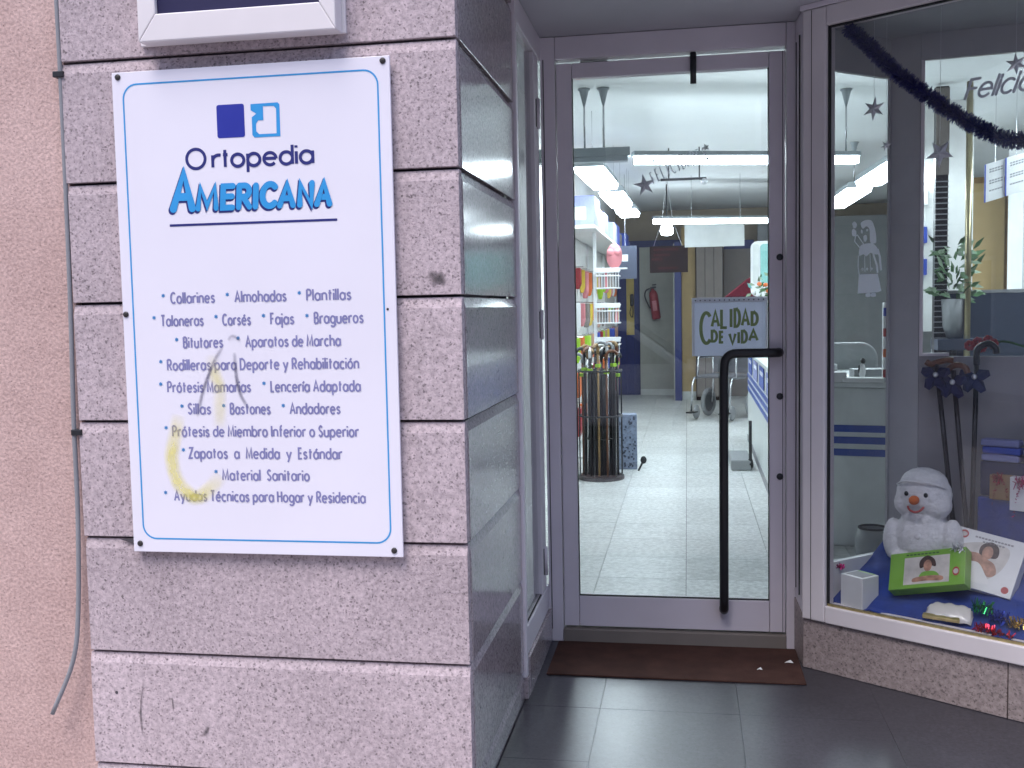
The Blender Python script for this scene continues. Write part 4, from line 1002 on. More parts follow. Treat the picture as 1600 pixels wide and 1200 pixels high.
apoly('hand',[(140,260),(165,235),(200,270),(195,320),(150,320)],1); apoly('star_mark',[(145,165),(175,145),(208,180),(195,225),(160,225),(150,195)],1)
for x in (290,355,415): apoly('hem_dot',[(x-16,735),(x,718),(x+16,735),(x,755)],1)
for x in (370,445): apoly('foot',[(x-30,1040),(x+25,1035),(x+28,1075),(x-28,1078)],1)
# ------------------------------------------------------------------ shop room
RX0, RX1, RY1, RZ = -0.46, 4.2, 12.4, 2.62
rm = thing('shop_room','long bright shop interior with white ceiling behind the glass door','room',(0,0,0))
MB().box(RX0-0.1,RX1+0.1,0.42,RY1+0.1,RZ,RZ+0.06).build('ceiling','ceiling_white',rm)
fo = MB(); fo.box(RX0,RX1,1.521,RY1,-0.08,-0.0065); fo.box(RX0,-0.036,0.42,1.519,-0.08,-0.0065); flo = fo.build('floor','mortar',rm)
MB().box(RX0-0.1,RX0,0.42,RY1,-0.08,RZ-0.001).build('left_wall','peg_white',rm)
MB().box(RX1,RX1+0.1,0.42,RY1,-0.08,RZ-0.001).build('right_wall','wall_pale',rm)
MB().box(RX0,RX1,RY1,RY1+0.1,-0.08,RZ-0.001).build('back_wall','wall_cream',rm)
MB().box(0.0,1.05,1.507,1.545,2.284,RZ-0.001).build('door_fascia','ceiling_white',rm)
MB().box(-0.034,-0.005,0.828,1.506,2.284,RZ-0.001).build('side_fascia','ceiling_white',rm)
o = MB().box(0.1,2.2,0.062,0.09,2.222,RZ-0.001,WMX).build('window_fascia','ceiling_white',rm)
MB().box(2.70,RX1,0.42,0.46,-0.08,RZ-0.001).build('front_wall','wall_pale',rm)
# terrazzo floor tiles, 40 cm
T = 0.405; tile_me = None
for i in range(-2, 3):
    for j in range(0, 27):
        x0 = 0.535+T*i; y0 = 1.42+T*j
        if i == -2: xa = RX0+0.002
        else: xa = x0+0.0012
        if i == -2 and x0+T < RX0: continue
        ya = max(y0,1.524)+0.0012; yb = min(y0+T,RY1)-0.0012; xb = x0+T-0.0012
        MB().box(xa,xb,ya,yb,-0.0063,random.uniform(-0.0002,0.0002)).build('tile','terrazzo',flo)
o = MB().box(0.535+3*T+0.0012,RX1-0.002,1.5252,RY1-0.002,-0.0063,0.0).build('tile_field','terrazzo',flo)
o = MB().box(RX0+0.002,-0.038,0.425,1.518,-0.0063,0.0).build('tile_field','terrazzo',flo)

# ------------------------------------------------------------------ pendant fluorescent lamps
def luminaire(label, a, b, z, w, lit=True, rods=True, h=0.05, tube=0.036, group='pendant fluorescent lamps', wire=False):
    A, B = Vector((*a,z)), Vector((*b,z)); L_ = (B-A).length; ang = math.atan2(B.y-A.y,B.x-A.x)
    o = thing('fluorescent_lamp',label,'lamp',tuple(A),ang,group)
    MB().prism([(-w/2,0),(w/2,0),(w*0.42,h),(-w*0.42,h)],0,L_,'x').build('housing','lamp_grey',o,bevel=0.003)
    if lit:
        MB().prism([(-w*0.46,-0.0015),(w*0.46,-0.0015),(w*0.40,-tube),(-w*0.40,-tube)][::-1],0.015,L_-0.015,'x').build('diffuser','lamp_lit',o)
    else:
        MB().prism([(-w*0.46,-0.0015),(w*0.46,-0.0015),(w*0.40,-tube),(-w*0.40,-tube)][::-1],0.015,L_-0.015,'x').build('diffuser','lamp_grey',o)
    if rods:
        for t in rods:
            x = t if t > 0 else L_+t
            MB().tube([(x,0,h),(x,0,RZ-z-(0.002 if wire else 0.07))],0.0015 if wire else 0.006,8).build('rod','steel',o,smooth=True)
            if wire: continue
            MB().lathe([(0.007,RZ-z-0.105),(0.012,RZ-z-0.085),(0.030,RZ-z-0.014),(0.038,RZ-z-0.010),(0.038,RZ-z-0.002)],(x,0,0),16).build('ceiling_cup','lamp_grey',o,smooth=True)
    return o
luminaire('unlit grey end of the lamp row hung nearest the door glass',(-0.44,3.96),(0.205,4.00),2.195,0.10,False,(0.365,0.485),0.055,0.03)
luminaire('long lit fluorescent lamp crossing the ceiling nearest the door',(0.222,4.01),(1.64,4.45),2.195,0.09,True,(1.40,),0.03,0.045)
luminaire('rear lit fluorescent lamp crossing the ceiling deep in the shop',(0.19,8.8),(1.75,9.35),2.205,0.10,True,False,0.03,0.05)
luminaire('nearest lit lamp of the left-hand row along the shelves',(-0.10,4.45),(-0.07,5.55),2.205,0.22,True,(0.25,-0.15),wire=True)
luminaire('second lit lamp of the left-hand row along the shelves',(-0.06,6.0),(-0.04,7.05),2.205,0.22,True,(0.25,-0.15),wire=True)
luminaire('third lit lamp of the left-hand row along the shelves',(-0.035,7.5),(-0.02,8.1),2.205,0.22,True,(0.25,-0.15),wire=True)
luminaire('nearer lit lamp of the row above the counter',(1.99,4.75),(1.96,6.0),2.205,0.22,True,(0.25,))
luminaire('farther lit lamp of the row above the counter',(1.96,6.4),(1.96,7.9),2.205,0.22,True,(0.3,))
luminaire('lit lamp above the shelving on the right of the shop',(3.0,3.4),(3.0,4.9),2.4,0.22,True,(0.3,))
o = thing('glass_pendant','small glass pendant lamp hanging deep in the shop','lamp',(0.33,9.2,0))
MB().tube([(0,0,RZ),(0,0,2.19)],0.008,6).build('cord','rubber',o)
MB().lathe([(0.03,2.19),(0.06,2.16),(0.075,2.10),(0.06,2.06),(0.02,2.05)],n=14).build('bulb','lamp_lit',o,smooth=True)
o = thing('ceiling_track','short dark spotlight track under the ceiling','track',(0,0,0))
MB().box(0.33,0.72,6.55,6.58,2.34,2.36).build('rail','dark_metal',o); MB().tube([(0.40,6.565,2.36),(0.40,6.565,RZ)],0.006,6).build('stem','dark_metal',o); MB().tube([(0.66,6.565,2.36),(0.66,6.565,RZ)],0.006,6).build('stem','dark_metal',o)
MB().ell((0.70,6.565,2.325),(0.03,0.03,0.03),12,8).build('spot','silver',o,smooth=True)

# ------------------------------------------------------------------ back of the shop
o = thing('blue_door','dark blue door with tall yellow panel at the back of the shop','door',(0,12.2,0))
for a, b, c, d_ in ((-0.43,-0.305,0,2.09),(-0.195,-0.112,0,2.09),(-0.305,-0.195,0,0.86),(-0.305,-0.195,2.03,2.09)):
    MB().box(a+0.001,b-0.001,0,0.05,c+0.001,d_-0.001).build('door_board','blue_paint',o)
MB().box(-0.305,-0.195,0.015,0.04,0.86,2.03).build('yellow_panel','yellow_paint',o)
MB().box(-0.43,0.51,-0.01,0.05,2.092,2.19).build('lintel','blue_paint',o)
o = thing('wall_telephone','black wall telephone hanging on the yellow door panel','telephone',(-0.225,12.17,1.27))
MB().box(-0.025,0.025,0,0.04,0,0.17).build('handset','black',o,bevel=0.012)
MB().tube(catmull([(-0.01,0.02,0),(-0.03,0.02,-0.10),(0.0,0.02,-0.16),(0.015,0.02,-0.08),(0.01,0.02,0.0)],4),0.006,6).build('cord','black',o)
o = thing('pale_partition','pale grey-green partition panel with the fire extinguisher','partition',(0,12.1,0))
MB().box(-0.11,0.408,0,0.05,0.0005,2.09).build('panel','wall_pale',o); MB().box(-0.11,0.408,-0.008,-0.001,0.001,0.09).build('skirting','board_pale',o)
o = thing('blue_post','slim dark blue post beside the pale partition','post',(0,11.25,0)); MB().box(0.385,0.475,0,0.12,0.0005,2.10).build('post_body','blue_paint',o,bevel=0.004); MB().box(0.372,0.384,0.0,0.1,0.0005,2.08).build('post_edge','wall_pale',o)
o = thing('ochre_wall_strip','ochre painted wall strip right of the blue post','wall',(0,11.42,0)); MB().box(0.478,0.66,0,0.1,0.0005,2.3).build('painted_face','yellow_wall',o); MB().box(0.478,0.66,-0.008,-0.001,0.0005,0.11).build('skirting','board_pale',o)
o = thing('taupe_wardrobe','tall taupe wardrobe with ribbed doors at the back','wardrobe',(0,11.3,0)); MB().box(0.665,1.02,0,0.5,0.0005,2.10).build('carcass','brown_dark',o)
for k in range(3): MB().box(0.672+k*0.115,0.672+k*0.115+0.11,-0.015,-0.001,0.05,2.07).build('door_leaf','taupe',o,bevel=0.003)
o = thing('dark_beige_screen','dark beige screen with a blue top band at the back right','screen',(0,11.9,0)); MB().box(1.05,1.498,0,0.04,0.0005,2.02).build('screen_face','taupe',o); MB().box(1.50,4.19,0,0.04,0.0005,2.42).build('tall_screen_face','grey_plastic',o); MB().box(1.05,1.45,-0.01,0.045,2.022,2.14).build('top_band','blue_paint',o)
e_ = thing('fire_extinguisher','red fire extinguisher mounted on the pale partition','extinguisher',(0.125,12.02,1.08),0)
e_.rotation_euler = (0,RAD(-7),0)
MB().lathe([(0.050,0),(0.062,0.02),(0.062,0.34),(0.045,0.39),(0.022,0.41),(0.022,0.43)],n=18).build('cylinder','red',e_,smooth=True)
MB().box(-0.03,0.05,-0.012,0.012,0.432,0.455).build('valve','black',e_,bevel=0.004); MB().box(0.0,0.06,-0.008,0.008,0.475,0.49).build('lever','black',e_,bevel=0.003)
MB().tube(catmull([(-0.02,0,0.44),(-0.09,0,0.42),(-0.12,0,0.34),(-0.09,0,0.22),(-0.065,0,0.16)],5),0.010,8).build('hose','black',e_,smooth=True)
MB().box(-0.03,0.03,-0.0645,-0.0615,0.12,0.26).build('label_plate','pink',e_)
o = thing('dark_hanging_plaque','dark brown plaque with faint lettering hung from the ceiling','plaque',(0,8.6,0))
MB().box(0.159,0.561,0,0.02,1.617,1.899).build('board','brown_dark',o)
mb = MB()
for z, a, b in ((1.862,0.20,0.46),(1.805,0.20,0.36),(1.76,0.18,0.30),(1.665,0.25,0.44)):
    x = a
    while x < b: mb.box(x,x+0.022,-0.002,-0.0005,z-0.012,z+0.012); x += 0.03
mb.build('faint_lettering','faint_red',o)
for x in (0.20,0.50): MB().tube([(x,0.01,1.899),(x+(0.345-x)*0.6,0.01,2.15),(0.345,0.01,RZ)],0.003,5).build('chain','steel',o)
o = thing('pale_hanging_board','plain pale board hung under the ceiling beside the dark plaque','board',(0,8.5,0))
MB().box(0.528,1.142,0,0.02,1.873,2.11).build('board_face','board_pale',o)
for x in (0.6,1.1): MB().tube([(x,0.01,2.11),(x,0.01,RZ)],0.003,5).build('cord','steel',o)
o = thing('red_cover','dark red sloping fabric cover beyond the counter','cover',(0,9.0,0))
MB().prism([(0.965,1.345),(1.40,1.345),(1.40,1.64),(1.215,1.545)],0,0.5,'y').build('fabric','red_dark',o,bevel=0.01); MB().prism([(0.965,1.29),(1.40,1.29),(1.40,1.344),(0.967,1.344)],0.002,0.498,'y').build('valance','lilac',o)
for x in (1.0,1.36): MB().tube([(x,0.25,0.0),(x,0.25,1.29)],0.015,8).build('leg','steel',o)

# ------------------------------------------------------------------ counter
ct = thing('shop_counter','white counter with three blue stripes inside the shop','counter',(0,0,0))
F0, F1, SD = Vector((1.06,3.02)), Vector((2.30,2.74)), Vector((1.10,7.2))
body = [(F0.x,F0.y),(F1.x,F1.y),(2.38,3.24),(1.62,3.42),(1.66,7.2),(SD.x,SD.y)]
MB().prism(body,0.0005,0.826).build('body','counter_white',ct,bevel=0.006)
top = [(F0.x-0.02,F0.y-0.025),(F1.x+0.0,F1.y-0.03),(2.40,3.26),(1.64,3.44),(1.68,7.22),(SD.x-0.025,SD.y+0.02)]
MB().prism(top,0.828,0.856).build('worktop','counter_white',ct,bevel=0.006)
MB().prism([(F0.x-0.004,F0.y+0.0),(F0.x+0.02,F0.y+0.0),(SD.x+0.02,SD.y),(SD.x-0.006,SD.y)],0.001,0.06).build('kick_strip','print_grey',ct)
def seam_strip(a, b, z0, z1, off):
    a = Vector(a); b = Vector(b); d_ = (b-a).normalized(); n_ = Vector((d_.y,-d_.x))*off
    MB().prism([(a.x,a.y),(b.x,b.y),(b.x+n_.x,b.y+n_.y),(a.x+n_.x,a.y+n_.y)],z0,z1).build('blue_stripe','counter_blue',ct)
for z in (0.615,0.555,0.492):
    seam_strip(F0,F1,z-0.018,z+0.018,0.004)
    seam_strip(SD,F0,z-0.018,z+0.018,0.004)
    MB().box(0,0.001,0,0.001,0,0.001)
SDd = (SD-F0)
for k in range(5):
    q = F0+SDd*(0.02+k*0.19)
    o = thing('leaflet',['leaflet tucked on the counter side nearest the door handle','second leaflet along the counter side','third leaflet along the counter side','fourth leaflet along the counter side','farthest leaflet along the counter side'][k],'leaflet',(q.x-0.006,q.y,0.66),RAD(89.5))
    MB().box(0.1,0.62,-0.001,0.004,0.0,0.15).build('sheet','lilac' if k%2 else 'counter_blue',o)
    MB().box(0.15,0.5,0.0045,0.0055,0.09,0.12).build('print_band','banner_white',o)
for i, (x, y, z, w, d_, h, m, r, nm, lab) in enumerate(((1.28,2.97,0.857,0.12,0.12,0.050,'paper',8,'paper_stack','loose white papers at the left end of the counter top'),(1.43,2.93,0.857,0.20,0.10,0.022,'paper',-12,'paper_stack','flat white sheets on the counter front edge'),(1.26,3.08,0.857,0.10,0.09,0.085,'white_plastic',15,'paper_stack','small pile of folded leaflets on the counter'),(1.50,3.12,0.857,0.20,0.12,0.055,'grey_plastic',4,'desk_tray','low grey desk tray on the counter'))):
    q = MB().box(-w/2,w/2,-d_/2,d_/2,0,h).build(nm,m,bevel=0.003); q.location = (x,y,z); q.rotation_euler = (0,0,RAD(r)); tag(q,lab,'tray' if nm == 'desk_tray' else 'paper')
o = thing('office_chair','grey office chair behind the counter','chair',(1.45,3.95,0))
MB().prism(rrect(-0.23,0.23,0.62,1.02,0.10,6),0.0,0.06,'y').build('backrest','grey_plastic',o,bevel=0.015); MB().box(-0.24,0.24,-0.45,-0.02,0.43,0.50).build('seat','grey_fabric',o,bevel=0.02)
MB().tube([(0,-0.22,0.08),(0,-0.22,0.43)],0.025,10).build('column','dark_metal',o); MB().box(-0.03,0.03,0.0605,0.085,0.45,0.75).build('back_bar','dark_metal',o)
for k in range(5):
    a = 2*PI*k/5; MB().tube([(0,-0.22,0.08),(0.26*math.cos(a),-0.22+0.26*math.sin(a),0.05)],0.018,8).build('leg','dark_metal',o); MB().ell((0.26*math.cos(a),-0.22+0.26*math.sin(a),0.028),(0.026,0.026,0.028),10,6).build('castor','rubber',o)
o = thing('bird_figurine','tiny white and black bird figurine on the counter','figurine',(1.44,3.03,0.866))
MB().ell((0,0,0.04),(0.018,0.016,0.04),12,8).build('body','paper',o,smooth=True); MB().ell((0.004,0,0.092),(0.014,0.013,0.016),10,7).build('head','black',o,smooth=True); MB().ell((-0.015,0,0.05),(0.006,0.01,0.025),8,6).build('wing','black',o,smooth=True)
o = thing('brochure_tower','narrow tower of red and white brochures by the grey display post','brochure rack',(1.540,2.93,0.857))
MB().box(-0.012,0.05,0,0.05,0,0.40).build('holder','white_plastic',o,bevel=0.003)
for k in range(7): MB().box(-0.016,0.045,-0.006,-0.001,0.02+k*0.052,0.062+k*0.052).build('brochure',['red','paper','orange','paper','print_red','paper','blue'][k],o)
o = thing('oval_mirror_board','aqua board in rounded white frame above the counter flowers','board',(0,7.0,0))
MB().prism(rrect(1.116,1.62,1.33,1.826,0.06,6),0,0.03,'y').build('frame','white_plastic',o,bevel=0.004); MB().prism(rrect(1.20,1.60,1.45,1.80,0.03,5),-0.004,-0.0005,'y').build('aqua_panel','aqua',o)
MB().prism(rrect(1.135,1.19,1.45,1.80,0.02,5),-0.004,-0.0005,'y').build('pale_panel','board_pale',o)
for x in (1.18,1.56): MB().tube([(x,0.015,0.857),(x,0.015,1.33)],0.014,8).build('support_leg','steel',o)
o = thing('counter_flowers','bunch of orange, white and green flowers at the counter','flowers',(1.26,6.6,0.857))
MB().lathe([(0.05,0),(0.07,0.05),(0.06,0.2),(0.075,0.33)],n=14).build('vase','grey_plastic',o,smooth=True)
rr = random.Random(5)
for m_, n_ in (('leaf',46),('leaf_pale',40),('orange',9),('paper',14),('teal',16)):
    mb = MB()
    for k in range(n_):
        a = rr.random()*2*PI; q = rr.random()**0.5*0.17; x, y, z = q*math.cos(a), q*math.sin(a)*0.6, 0.36+rr.random()*0.32*(1-q*1.8)
        if m_ in ('orange','paper'): mb.ell((x,y-0.02,z),(0.02,0.02,0.018),8,5)
        else:
            d_ = Vector((rr.uniform(-1,1),rr.uniform(-1,1),rr.uniform(-.2,1))).normalized()*0.07; s_ = d_.orthogonal().normalized()*0.018; c = Vector((x,y,z))
            mb.add([tuple(c),tuple(c+d_*.5+s_),tuple(c+d_),tuple(c+d_*.5-s_)],[(0,1,2,3)])
    mb.build('blossoms' if m_ in ('orange','paper') else 'leaves',m_,o)
o = thing('grey_floor_scale','low grey platform standing against the counter foot','platform',(0.97,5.4,0))
MB().box(-0.10,0.055,0,0.55,0.0005,0.08).build('platform_body','grey_plastic',o,bevel=0.01); MB().tube([(0.045,0.02,0.08),(0.045,0.02,0.38)],0.012,8).build('rod','black_metal',o); MB().ell((0.045,0.02,0.05),(0.022,0.022,0.05),10,6).build('foot','rubber',o)

# wheelchair at the end of the counter
wc = thing('wheelchair','grey wheelchair parked beyond the counter behind the door handle','wheelchair',(1.02,9.25,0),RAD(-28))
def wheel(x, r, w, nm, seg=26):
    t_ = MB(); t_.tube([(x,r*math.cos(2*PI*k/seg),r+0.026+r*math.sin(2*PI*k/seg)) for k in range(seg+1)],w,8,False); h = t_.build(nm,'rubber' if nm != 'rear_wheel' else 'grey_plastic',wc,smooth=True)
    return h
for x in (-0.27,0.27):
    w_o = wheel(x,0.135,0.026,'rear_wheel')
    sp_ = MB()
    sp_.lathe([(0.105,-0.012),(0.115,0.0),(0.105,0.012)],n=20,M=Matrix.Translation((x,0,0.160))@Matrix.Rotation(PI/2,4,'Y')); sp_.build('hub_disc','grey_fabric',w_o)
    f_ = MB(); f_.tube([(x*.85,0.02,0.86),(x*.85,0.05,0.45),(x*.85,0.0,0.16)],0.012,8); f_.tube([(x*.85,0.05,0.46),(x*.85,-0.42,0.46),(x*.85,-0.46,0.40),(x*.85,-0.50,0.10)],0.012,8); f_.tube([(x*.85,0.04,0.68),(x*.85,-0.32,0.68),(x*.85,-0.34,0.46)],0.012,8); f_.build('side_frame','steel',wc,smooth=True)
    MB().tube([(x*.85,0.02,0.86),(x*.85,0.10,0.87)],0.017,8).build('push_handle','rubber',wc); MB().box(x*.85-0.025,x*.85+0.025,-0.28,0.0,0.69,0.715).build('armrest','black',wc,bevel=0.006)
    MB().ell((x*.8,-0.40,0.082),(0.022,0.08,0.08),14,8).build('castor','grey_plastic',wc,smooth=True); MB().box(x*.85-0.07 if x > 0 else x*.85,x*.85 if x > 0 else x*.85+0.07,-0.62,-0.47,0.085,0.10).build('footplate','black',wc)
MB().box(-0.225,0.225,-0.38,0.03,0.46,0.49).build('seat','grey_fabric',wc,bevel=0.01); MB().box(-0.225,0.225,0.03,0.055,0.50,0.86).build('backrest','grey_fabric',wc,bevel=0.01)

# ------------------------------------------------------------------ cane stand near the door
cs = thing('cane_stand','round black wire stand full of walking canes inside the door','stand',(-0.085,5.00,0))
MB().lathe([(0.168,0),(0.172,0.012),(0.168,0.028),(0.155,0.032)],n=30).build('base_disc','black_metal',cs,smooth=False)
for z, r in ((0.47,0.158),(0.80,0.158),(0.30,0.10)):
    MB().tube([(r*math.cos(2*PI*k/28),r*math.sin(2*PI*k/28),z) for k in range(29)],0.007,6,False).build('ring','black_metal',cs,smooth=True)
for k in range(6):
    a = 2*PI*k/6+0.3; MB().tube([(0.158*math.cos(a),0.158*math.sin(a),0.03),(0.158*math.cos(a),0.158*math.sin(a),0.81)],0.006,6).build('upright','black_metal',cs)
MB().tube([(0,0,0.03),(0,0,0.80)],0.085,12).build('core_post','black_metal',cs,smooth=True)
rr = random.Random(11); cm = ['cane_black','cane_black','cane_black','brown_wood','cane_black','cane_brown','steel','cane_black']
for k in range(26):
    a = 2*PI*k/26+0.1; r = 0.128 if k % 2 else 0.092
    lab = None
    h = rr.uniform(0.84,0.93); mm = cm[k % 8]
    desc = {'cane_black':'black','brown_wood':'honey brown wooden','cane_brown':'dark brown','steel':'silver metal'}[mm]
    hc = ['black','dark brown','white','grey','honey brown'][k % 5]
    o = thing('walking_cane','%s cane with %s handle%s %s of the round wire stand'%(desc,hc,', tagged,' if k % 2 else '',['right side','back right','back left','left side','front left','front right'][int(a/(2*PI)*6) % 6]),'walking cane',(-0.085+r*math.cos(a),5.00+r*math.sin(a),0.034),rr.random()*2*PI,'%s canes in the stand'%desc)
    MB().tube([(0,0,0),(0,0,h)],0.0085,8).build('shaft',mm,o,smooth=True)
    hm = ['black','cane_brown','white_plastic','grey_plastic','brown_wood'][k % 5]
    MB().tube(catmull([(0,0,h-0.02),(0.004,0,h+0.025),(0.03,0,h+0.045),(0.065,0,h+0.04),(0.085,0,h+0.02)],4),0.012,8).build('handle',hm,o,smooth=True)
    if k % 2: MB().box(-0.018,0.018,-0.018,0.018,h-0.12,h-0.095).build('price_tag','lime',o,bevel=0.004)
o = thing('patterned_box','grey-blue patterned tall carton on the floor beside the cane stand','box',(0.085,5.42,0),RAD(5))
MB().box(-0.075,0.075,0,0.12,0.0005,0.43).build('carton','carton_blue',o,bevel=0.004)
rr = random.Random(3); mb = MB()
for k in range(46):
    x, z = rr.uniform(-0.066,0.060), rr.uniform(0.01,0.40); mb.box(x,x+rr.uniform(.006,.018),-0.0014,-0.0004,z,z+rr.uniform(.005,.022))
mb.build('print_pattern','screen_blue',o)
o = thing('small_castor','small black castor standing on the floor right of the patterned carton','castor',(0.19,5.36,0))
MB().tube([(0.0,0,0.04),(-0.02,0,0.0)],0.008,6).build('stem','rubber',o); MB().ell((0.02,0,0.085),(0.024,0.02,0.03),10,7).build('knob','rubber',o,smooth=True); MB().tube([(0,0,0.04),(0.02,0,0.085)],0.008,6).build('arm','rubber',o)

# white wire basket rack behind the cane stand
wr = thing('wire_basket_rack','white wire rack with three hanging baskets behind the cane stand','rack',(-0.21,6.1,0))
MB().box(-0.014,0.014,-0.014,0.014,0.001,1.98).build('post','white_wire',wr,bevel=0.003); MB().box(-0.15,0.15,-0.12,0.12,0.0005,0.02).build('foot','white_wire',wr,bevel=0.004)
for z in (1.42,1.13,0.85):
    bk = MB()
    for zz in (z+0.15,z+0.10,z):
        bk.tube([(0.015,-0.10,zz),(0.205,-0.10,zz),(0.205,0.10,zz),(0.015,0.10,zz),(0.015,-0.10,zz)],0.0055,6)
    for k in range(9): x = 0.02+k*0.023; bk.tube([(x,-0.10,z+0.15),(x,-0.10,z)],0.0028,5)
    bo = bk.build('basket','white_wire',wr); 
    MB().box(0.005,0.215,-0.112,-0.102,z+0.125,z+0.165).build('basket_front','white_wire',bo,bevel=0.004)
    for k in range(6):
        MB().box(0.03+k*0.028,0.052+k*0.028,-0.085,-0.02,z+0.004,z+0.10+0.02*(k%3)).build('packet',['taupe','grey_fabric','tan_cloth','print_grey','pink','taupe'][(k+int(z*10))%6],bo)
# shelving and hanging goods on the left wall
pw = thing('peg_wall_shelf','white peg wall and top shelf along the left side of the shop','shelving',(0,0,0))
MB().box(RX0+0.001,RX0+0.03,5.6,11.9,0.02,1.88).build('peg_board','peg_white',pw); MB().box(RX0+0.001,RX0+0.30,5.6,11.9,1.885,1.91).build('top_shelf','peg_white',pw)
for y in (5.62,7.6,9.6,11.6): MB().box(RX0+0.03,RX0+0.055,y,y+0.03,0.02,1.88).build('upright','white_wire',pw)
box_m = ['lilac','tan_cloth','blue','lilac','blue','taupe','blue','lilac']
for k in range(8):
    y = 5.7+k*0.72
    o = thing('shelf_box',['nearest','second','third','fourth','fifth','sixth','seventh','farthest'][k]+' carton on the top shelf of the left wall','box',(RX0+0.02,y,1.9105),0,'cartons on the left top shelf')
    MB().box(0,0.27-0.02*(k%3),0,0.5,0,0.24-0.04*(k%2)).build('carton',box_m[k],o,bevel=0.004); MB().box(0.05,0.20,-0.002,-0.0005,0.05,0.15).build('carton_label',['paper','banner_white'][k%2],o)
cols = ['red','yellow','pink','orange','lime','paper','tan_cloth','red','lime','orange','pink','yellow','blue','taupe']; cname = {'red':'red','yellow':'yellow','pink':'pink','orange':'orange','lime':'lime green','paper':'white','tan_cloth':'beige','blue':'blue','taupe':'taupe'}
rr = random.Random(21); ORD = ['first','second','third','fourth','fifth','sixth','seventh','eighth','ninth','tenth','eleventh','twelfth','thirteenth']
for row, z in enumerate((1.60,1.30,1.00,0.70,0.40)):
    for k in range(13):
        y = 6.3+k*0.40+rr.uniform(-.05,.05); m_ = cols[(k*3+row*5+rr.randint(0,2)) % len(cols)]
        if row == 0 and k < 3: m_ = ['red','yellow','pink'][k]
        if row == 2 and k < 3: m_ = ['lime','orange','lime'][k]
        o = thing('hanging_product','%s pack, %s from the door in the %s row of the left peg wall'%(cname[m_],ORD[k],['top','second','middle','fourth','bottom'][row]),'product',(RX0+0.05,y,z),rr.uniform(-.2,.2),'packs on the peg wall')
        h = rr.uniform(0.15,0.26); w = rr.uniform(0.03,0.075)
        MB().prism([(0.0,0.0),(w,0.0),(w,-h*.75),(w*.7,-h),(w*.2,-h),(0.0,-h*.6)],-0.04,0.04,'y').build('pack',m_,o,bevel=0.008)
        MB().tube([(-0.02,0,0.01),(w+0.02,0,0.01)],0.004,5).build('hook','steel',o)
# pink torso form and dark frame on the shelf
o = thing('torso_form','pink torso bust form on the rack top','bust',(-0.07,6.45,1.60)); m = MB(); m.ell((0,0,0.10),(0.07,0.05,0.11)); m.ell((-0.03,-0.03,0.13),(0.035,0.03,0.035)); m.ell((0.03,-0.03,0.13),(0.035,0.03,0.035)); m.build('form','pink',o,smooth=True); MB().box(-0.13,0.11,-0.07,0.07,-0.012,-0.001).build('ledge','white_wire',o); 
o = thing('dark_display_panel','dark product panel at the end of the left shelves','panel',(-0.20,8.2,1.55)); MB().box(0,0.24,0,0.02,0,0.34).build('panel_face','screen_blue',o); MB().box(0.03,0.15,-0.003,-0.0005,0.18,0.25).build('pale_print','board_pale',o); MB().tube([(0.12,0.01,0.34),(0.12,0.01,RZ-1.55)],0.004,5).build('hanger','steel',o)

bb = thing('grey_bin','round grey-green waste bin on the shop floor seen through the display side pane','bin',(1.415,2.55,0.0))
MB().lathe([(0.058,0.0005),(0.078,0.05),(0.082,0.13),(0.068,0.185),(0.060,0.185),(0.070,0.13),(0.06,0.06)],n=20).build('bowl','grey_plastic',bb,smooth=True)
MB().tube([(0.064*math.cos(2*PI*k/20),0.064*math.sin(2*PI*k/20),0.187) for k in range(21)],0.006,6,False).build('rim','rubber',bb,smooth=True)
# ------------------------------------------------------------------ right half of the shop, seen through the display's back glass
o = thing('dark_desk_screen','dark blue-grey desk screen behind the display glass','screen',(0,4.5,0)); MB().box(2.20,3.6,0,0.04,0.0005,1.305).build('screen_panel','screen_blue',o,bevel=0.004); MB().box(2.20,3.6,-0.004,0.044,1.3055,1.325).build('top_trim','print_grey',o)
o = thing('slat_panel','white slat panel with hanging blue packs right of the display post','panel',(0,5.0,0)); MB().box(2.10,2.48,0,0.03,1.05,2.62).build('panel_face','peg_white',o)
for z in (1.98,1.72,1.50): MB().box(2.14,2.18,-0.02,-0.001,z-0.06,z+0.05).build('hanging_pack',['paper','blue','black'][int((1.99-z)*4)],o)
o = thing('ribbed_tower','tall dark ribbed display tower behind the back glass','tower',(2.10,4.4,0)); MB().box(0,0.075,0,0.06,0.0005,2.60).build('core','cane_black',o)
for k in range(30): MB().box(-0.004,0.079,-0.008,-0.0005,1.02+k*0.034,1.027+k*0.034).build('rib','print_grey',o)
MB().box(-0.002,0.077,-0.010,-0.0005,2.05,2.59).build('upper_face','taupe',o)
o = thing('brass_pole','slim brass-coloured pole behind the display glass','pole',(2.285,4.35,0)); MB().tube([(0,0,0.001),(0,0,2.61)],0.020,10).build('pole_body','brass',o,smooth=True); MB().lathe([(0.05,0.0005),(0.05,0.01),(0.02,0.02)],n=14).build('pole_foot','brass',o)
o = thing('ochre_cupboard','ochre wooden cupboard on the back right wall','cupboard',(0,6.4,0)); MB().box(2.66,3.12,0,0.4,0.9,2.25).build('carcass','brown_wood',o); MB().box(2.70,3.08,-0.018,-0.001,0.95,2.20).build('door_leaf','yellow_wall',o,bevel=0.004); MB().box(2.62,2.656,0,0.38,0.9,2.05).build('side_post','red_dark',o); MB().box(2.62,3.12,0.0,0.4,0.0005,0.898).build('base_unit','counter_white',o)
o = thing('white_shelf_unit','white shelf unit stacked with small cartons at the right edge','shelving',(3.0,5.6,0))
for z in (0.02,0.55,1.0,1.32,1.62,1.95,2.3): MB().box(0,1.1,0,0.35,z,z+0.02).build('shelf','white_plastic',o)
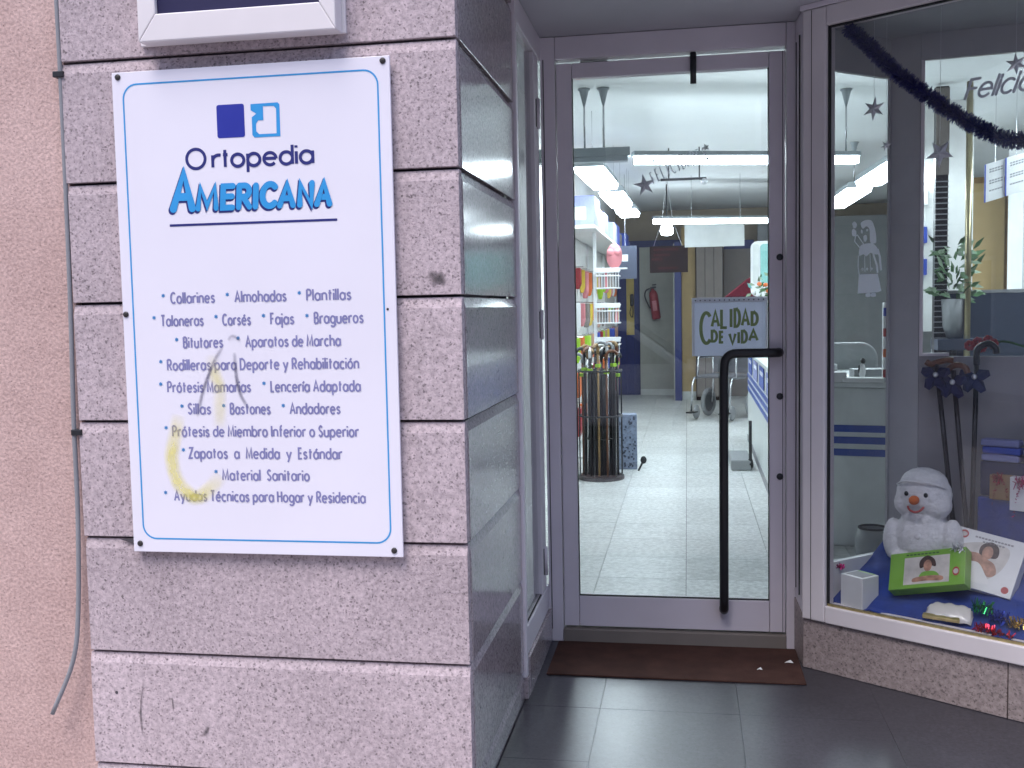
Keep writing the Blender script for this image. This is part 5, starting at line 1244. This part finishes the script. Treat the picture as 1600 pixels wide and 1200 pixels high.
for x in (0,1.08): MB().box(x-0.021,x-0.001,-0.005,0.355,0.001,2.4).build('side_board','white_plastic',o)
MB().box(0,1.1,0.351,0.36,0.02,2.3).build('back_board','wall_pale',o)
for q, z in enumerate((1.02,1.34,1.64,1.97)):
    for k in range(8): 
        t_ = thing('shelf_carton',['bottom','lower middle','upper middle','top'][q]+' shelf of the white unit, %s carton, %s from the left'%(['white','pale','lilac'][(k+q)%3],ORD[k]),'carton',(3.03+k*0.128,5.63,z+0.0005),0,'cartons on the white shelf unit'); hh = 0.16+0.05*((k*q)%3)
        MB().box(0,0.105,0,0.2,0,hh).build('carton_body',['paper','board_pale','lilac'][(k+q)%3],t_,bevel=0.003); MB().box(0.02,0.085,-0.0016,-0.0004,hh*.3,hh*.6).build('carton_print',['blue','print_grey','paper'][(k+q)%3],t_)
for k, (x, lab) in enumerate(((2.385,'left of two white notices with grey print behind the garland'),(2.505,'right of two white notices with grey print behind the garland'))):
    o = thing('paper_notice',lab,'notice',(x,4.35,1.865+0.035*k),RAD(8))
    sh_ = Matrix.Identity(4); sh_[2][0] = 0.28
    MB().box(0,0.112,0,0.003,0,0.235,sh_).build('sheet','paper',o); MB().box(-0.009,-0.001,-0.001,0.004,0.0,0.235,sh_).build('blue_edge','blue',o)
    mb = MB()
    for z in (0.19,0.175,0.12,0.105,0.06):
        x_ = 0.02
        while x_ < 0.095: mb.box(x_,x_+0.013,-0.0012,-0.0004,z,z+0.009,sh_); x_ += 0.017
    mb.build('print_lines','print_grey',o)
    MB().tube([(0.056,0.001,0.24),(0.056,0.001,RZ-1.865-0.035*k)],0.0015,4).build('thread','steel',o)
pt = thing('potted_plant','green leafy potted plant on the desk screen ledge behind the glass','plant',(2.22,4.42,0)); rr = random.Random(9)
MB().lathe([(0.05,1.02),(0.075,1.10),(0.085,1.27),(0.075,1.27)],n=14).build('pot','grey_plastic',pt,smooth=True); MB().box(-0.12,0.12,-0.12,0.07,0.95,1.018).build('ledge','screen_blue',pt); MB().tube([(0,0,0.0005),(0,0,0.95)],0.02,8).build('ledge_leg','dark_metal',pt)
for m_, n_ in (('leaf',60),('leaf_pale',40)):
    mb = MB()
    for k in range(n_):
        a = rr.random()*2*PI; q = rr.random()**.6*0.12; c = Vector((q*math.cos(a),q*math.sin(a)*0.7-0.02,1.27+rr.random()*0.34)); d_ = Vector((math.cos(a)*.7,math.sin(a)*.4,rr.uniform(-.4,.9))).normalized()*rr.uniform(.06,.11); s_ = d_.orthogonal().normalized()*0.02
        mb.add([tuple(c),tuple(c+d_*.45+s_),tuple(c+d_),tuple(c+d_*.45-s_)],[(0,1,2,3)])
    mb.build('leaves',m_,pt)
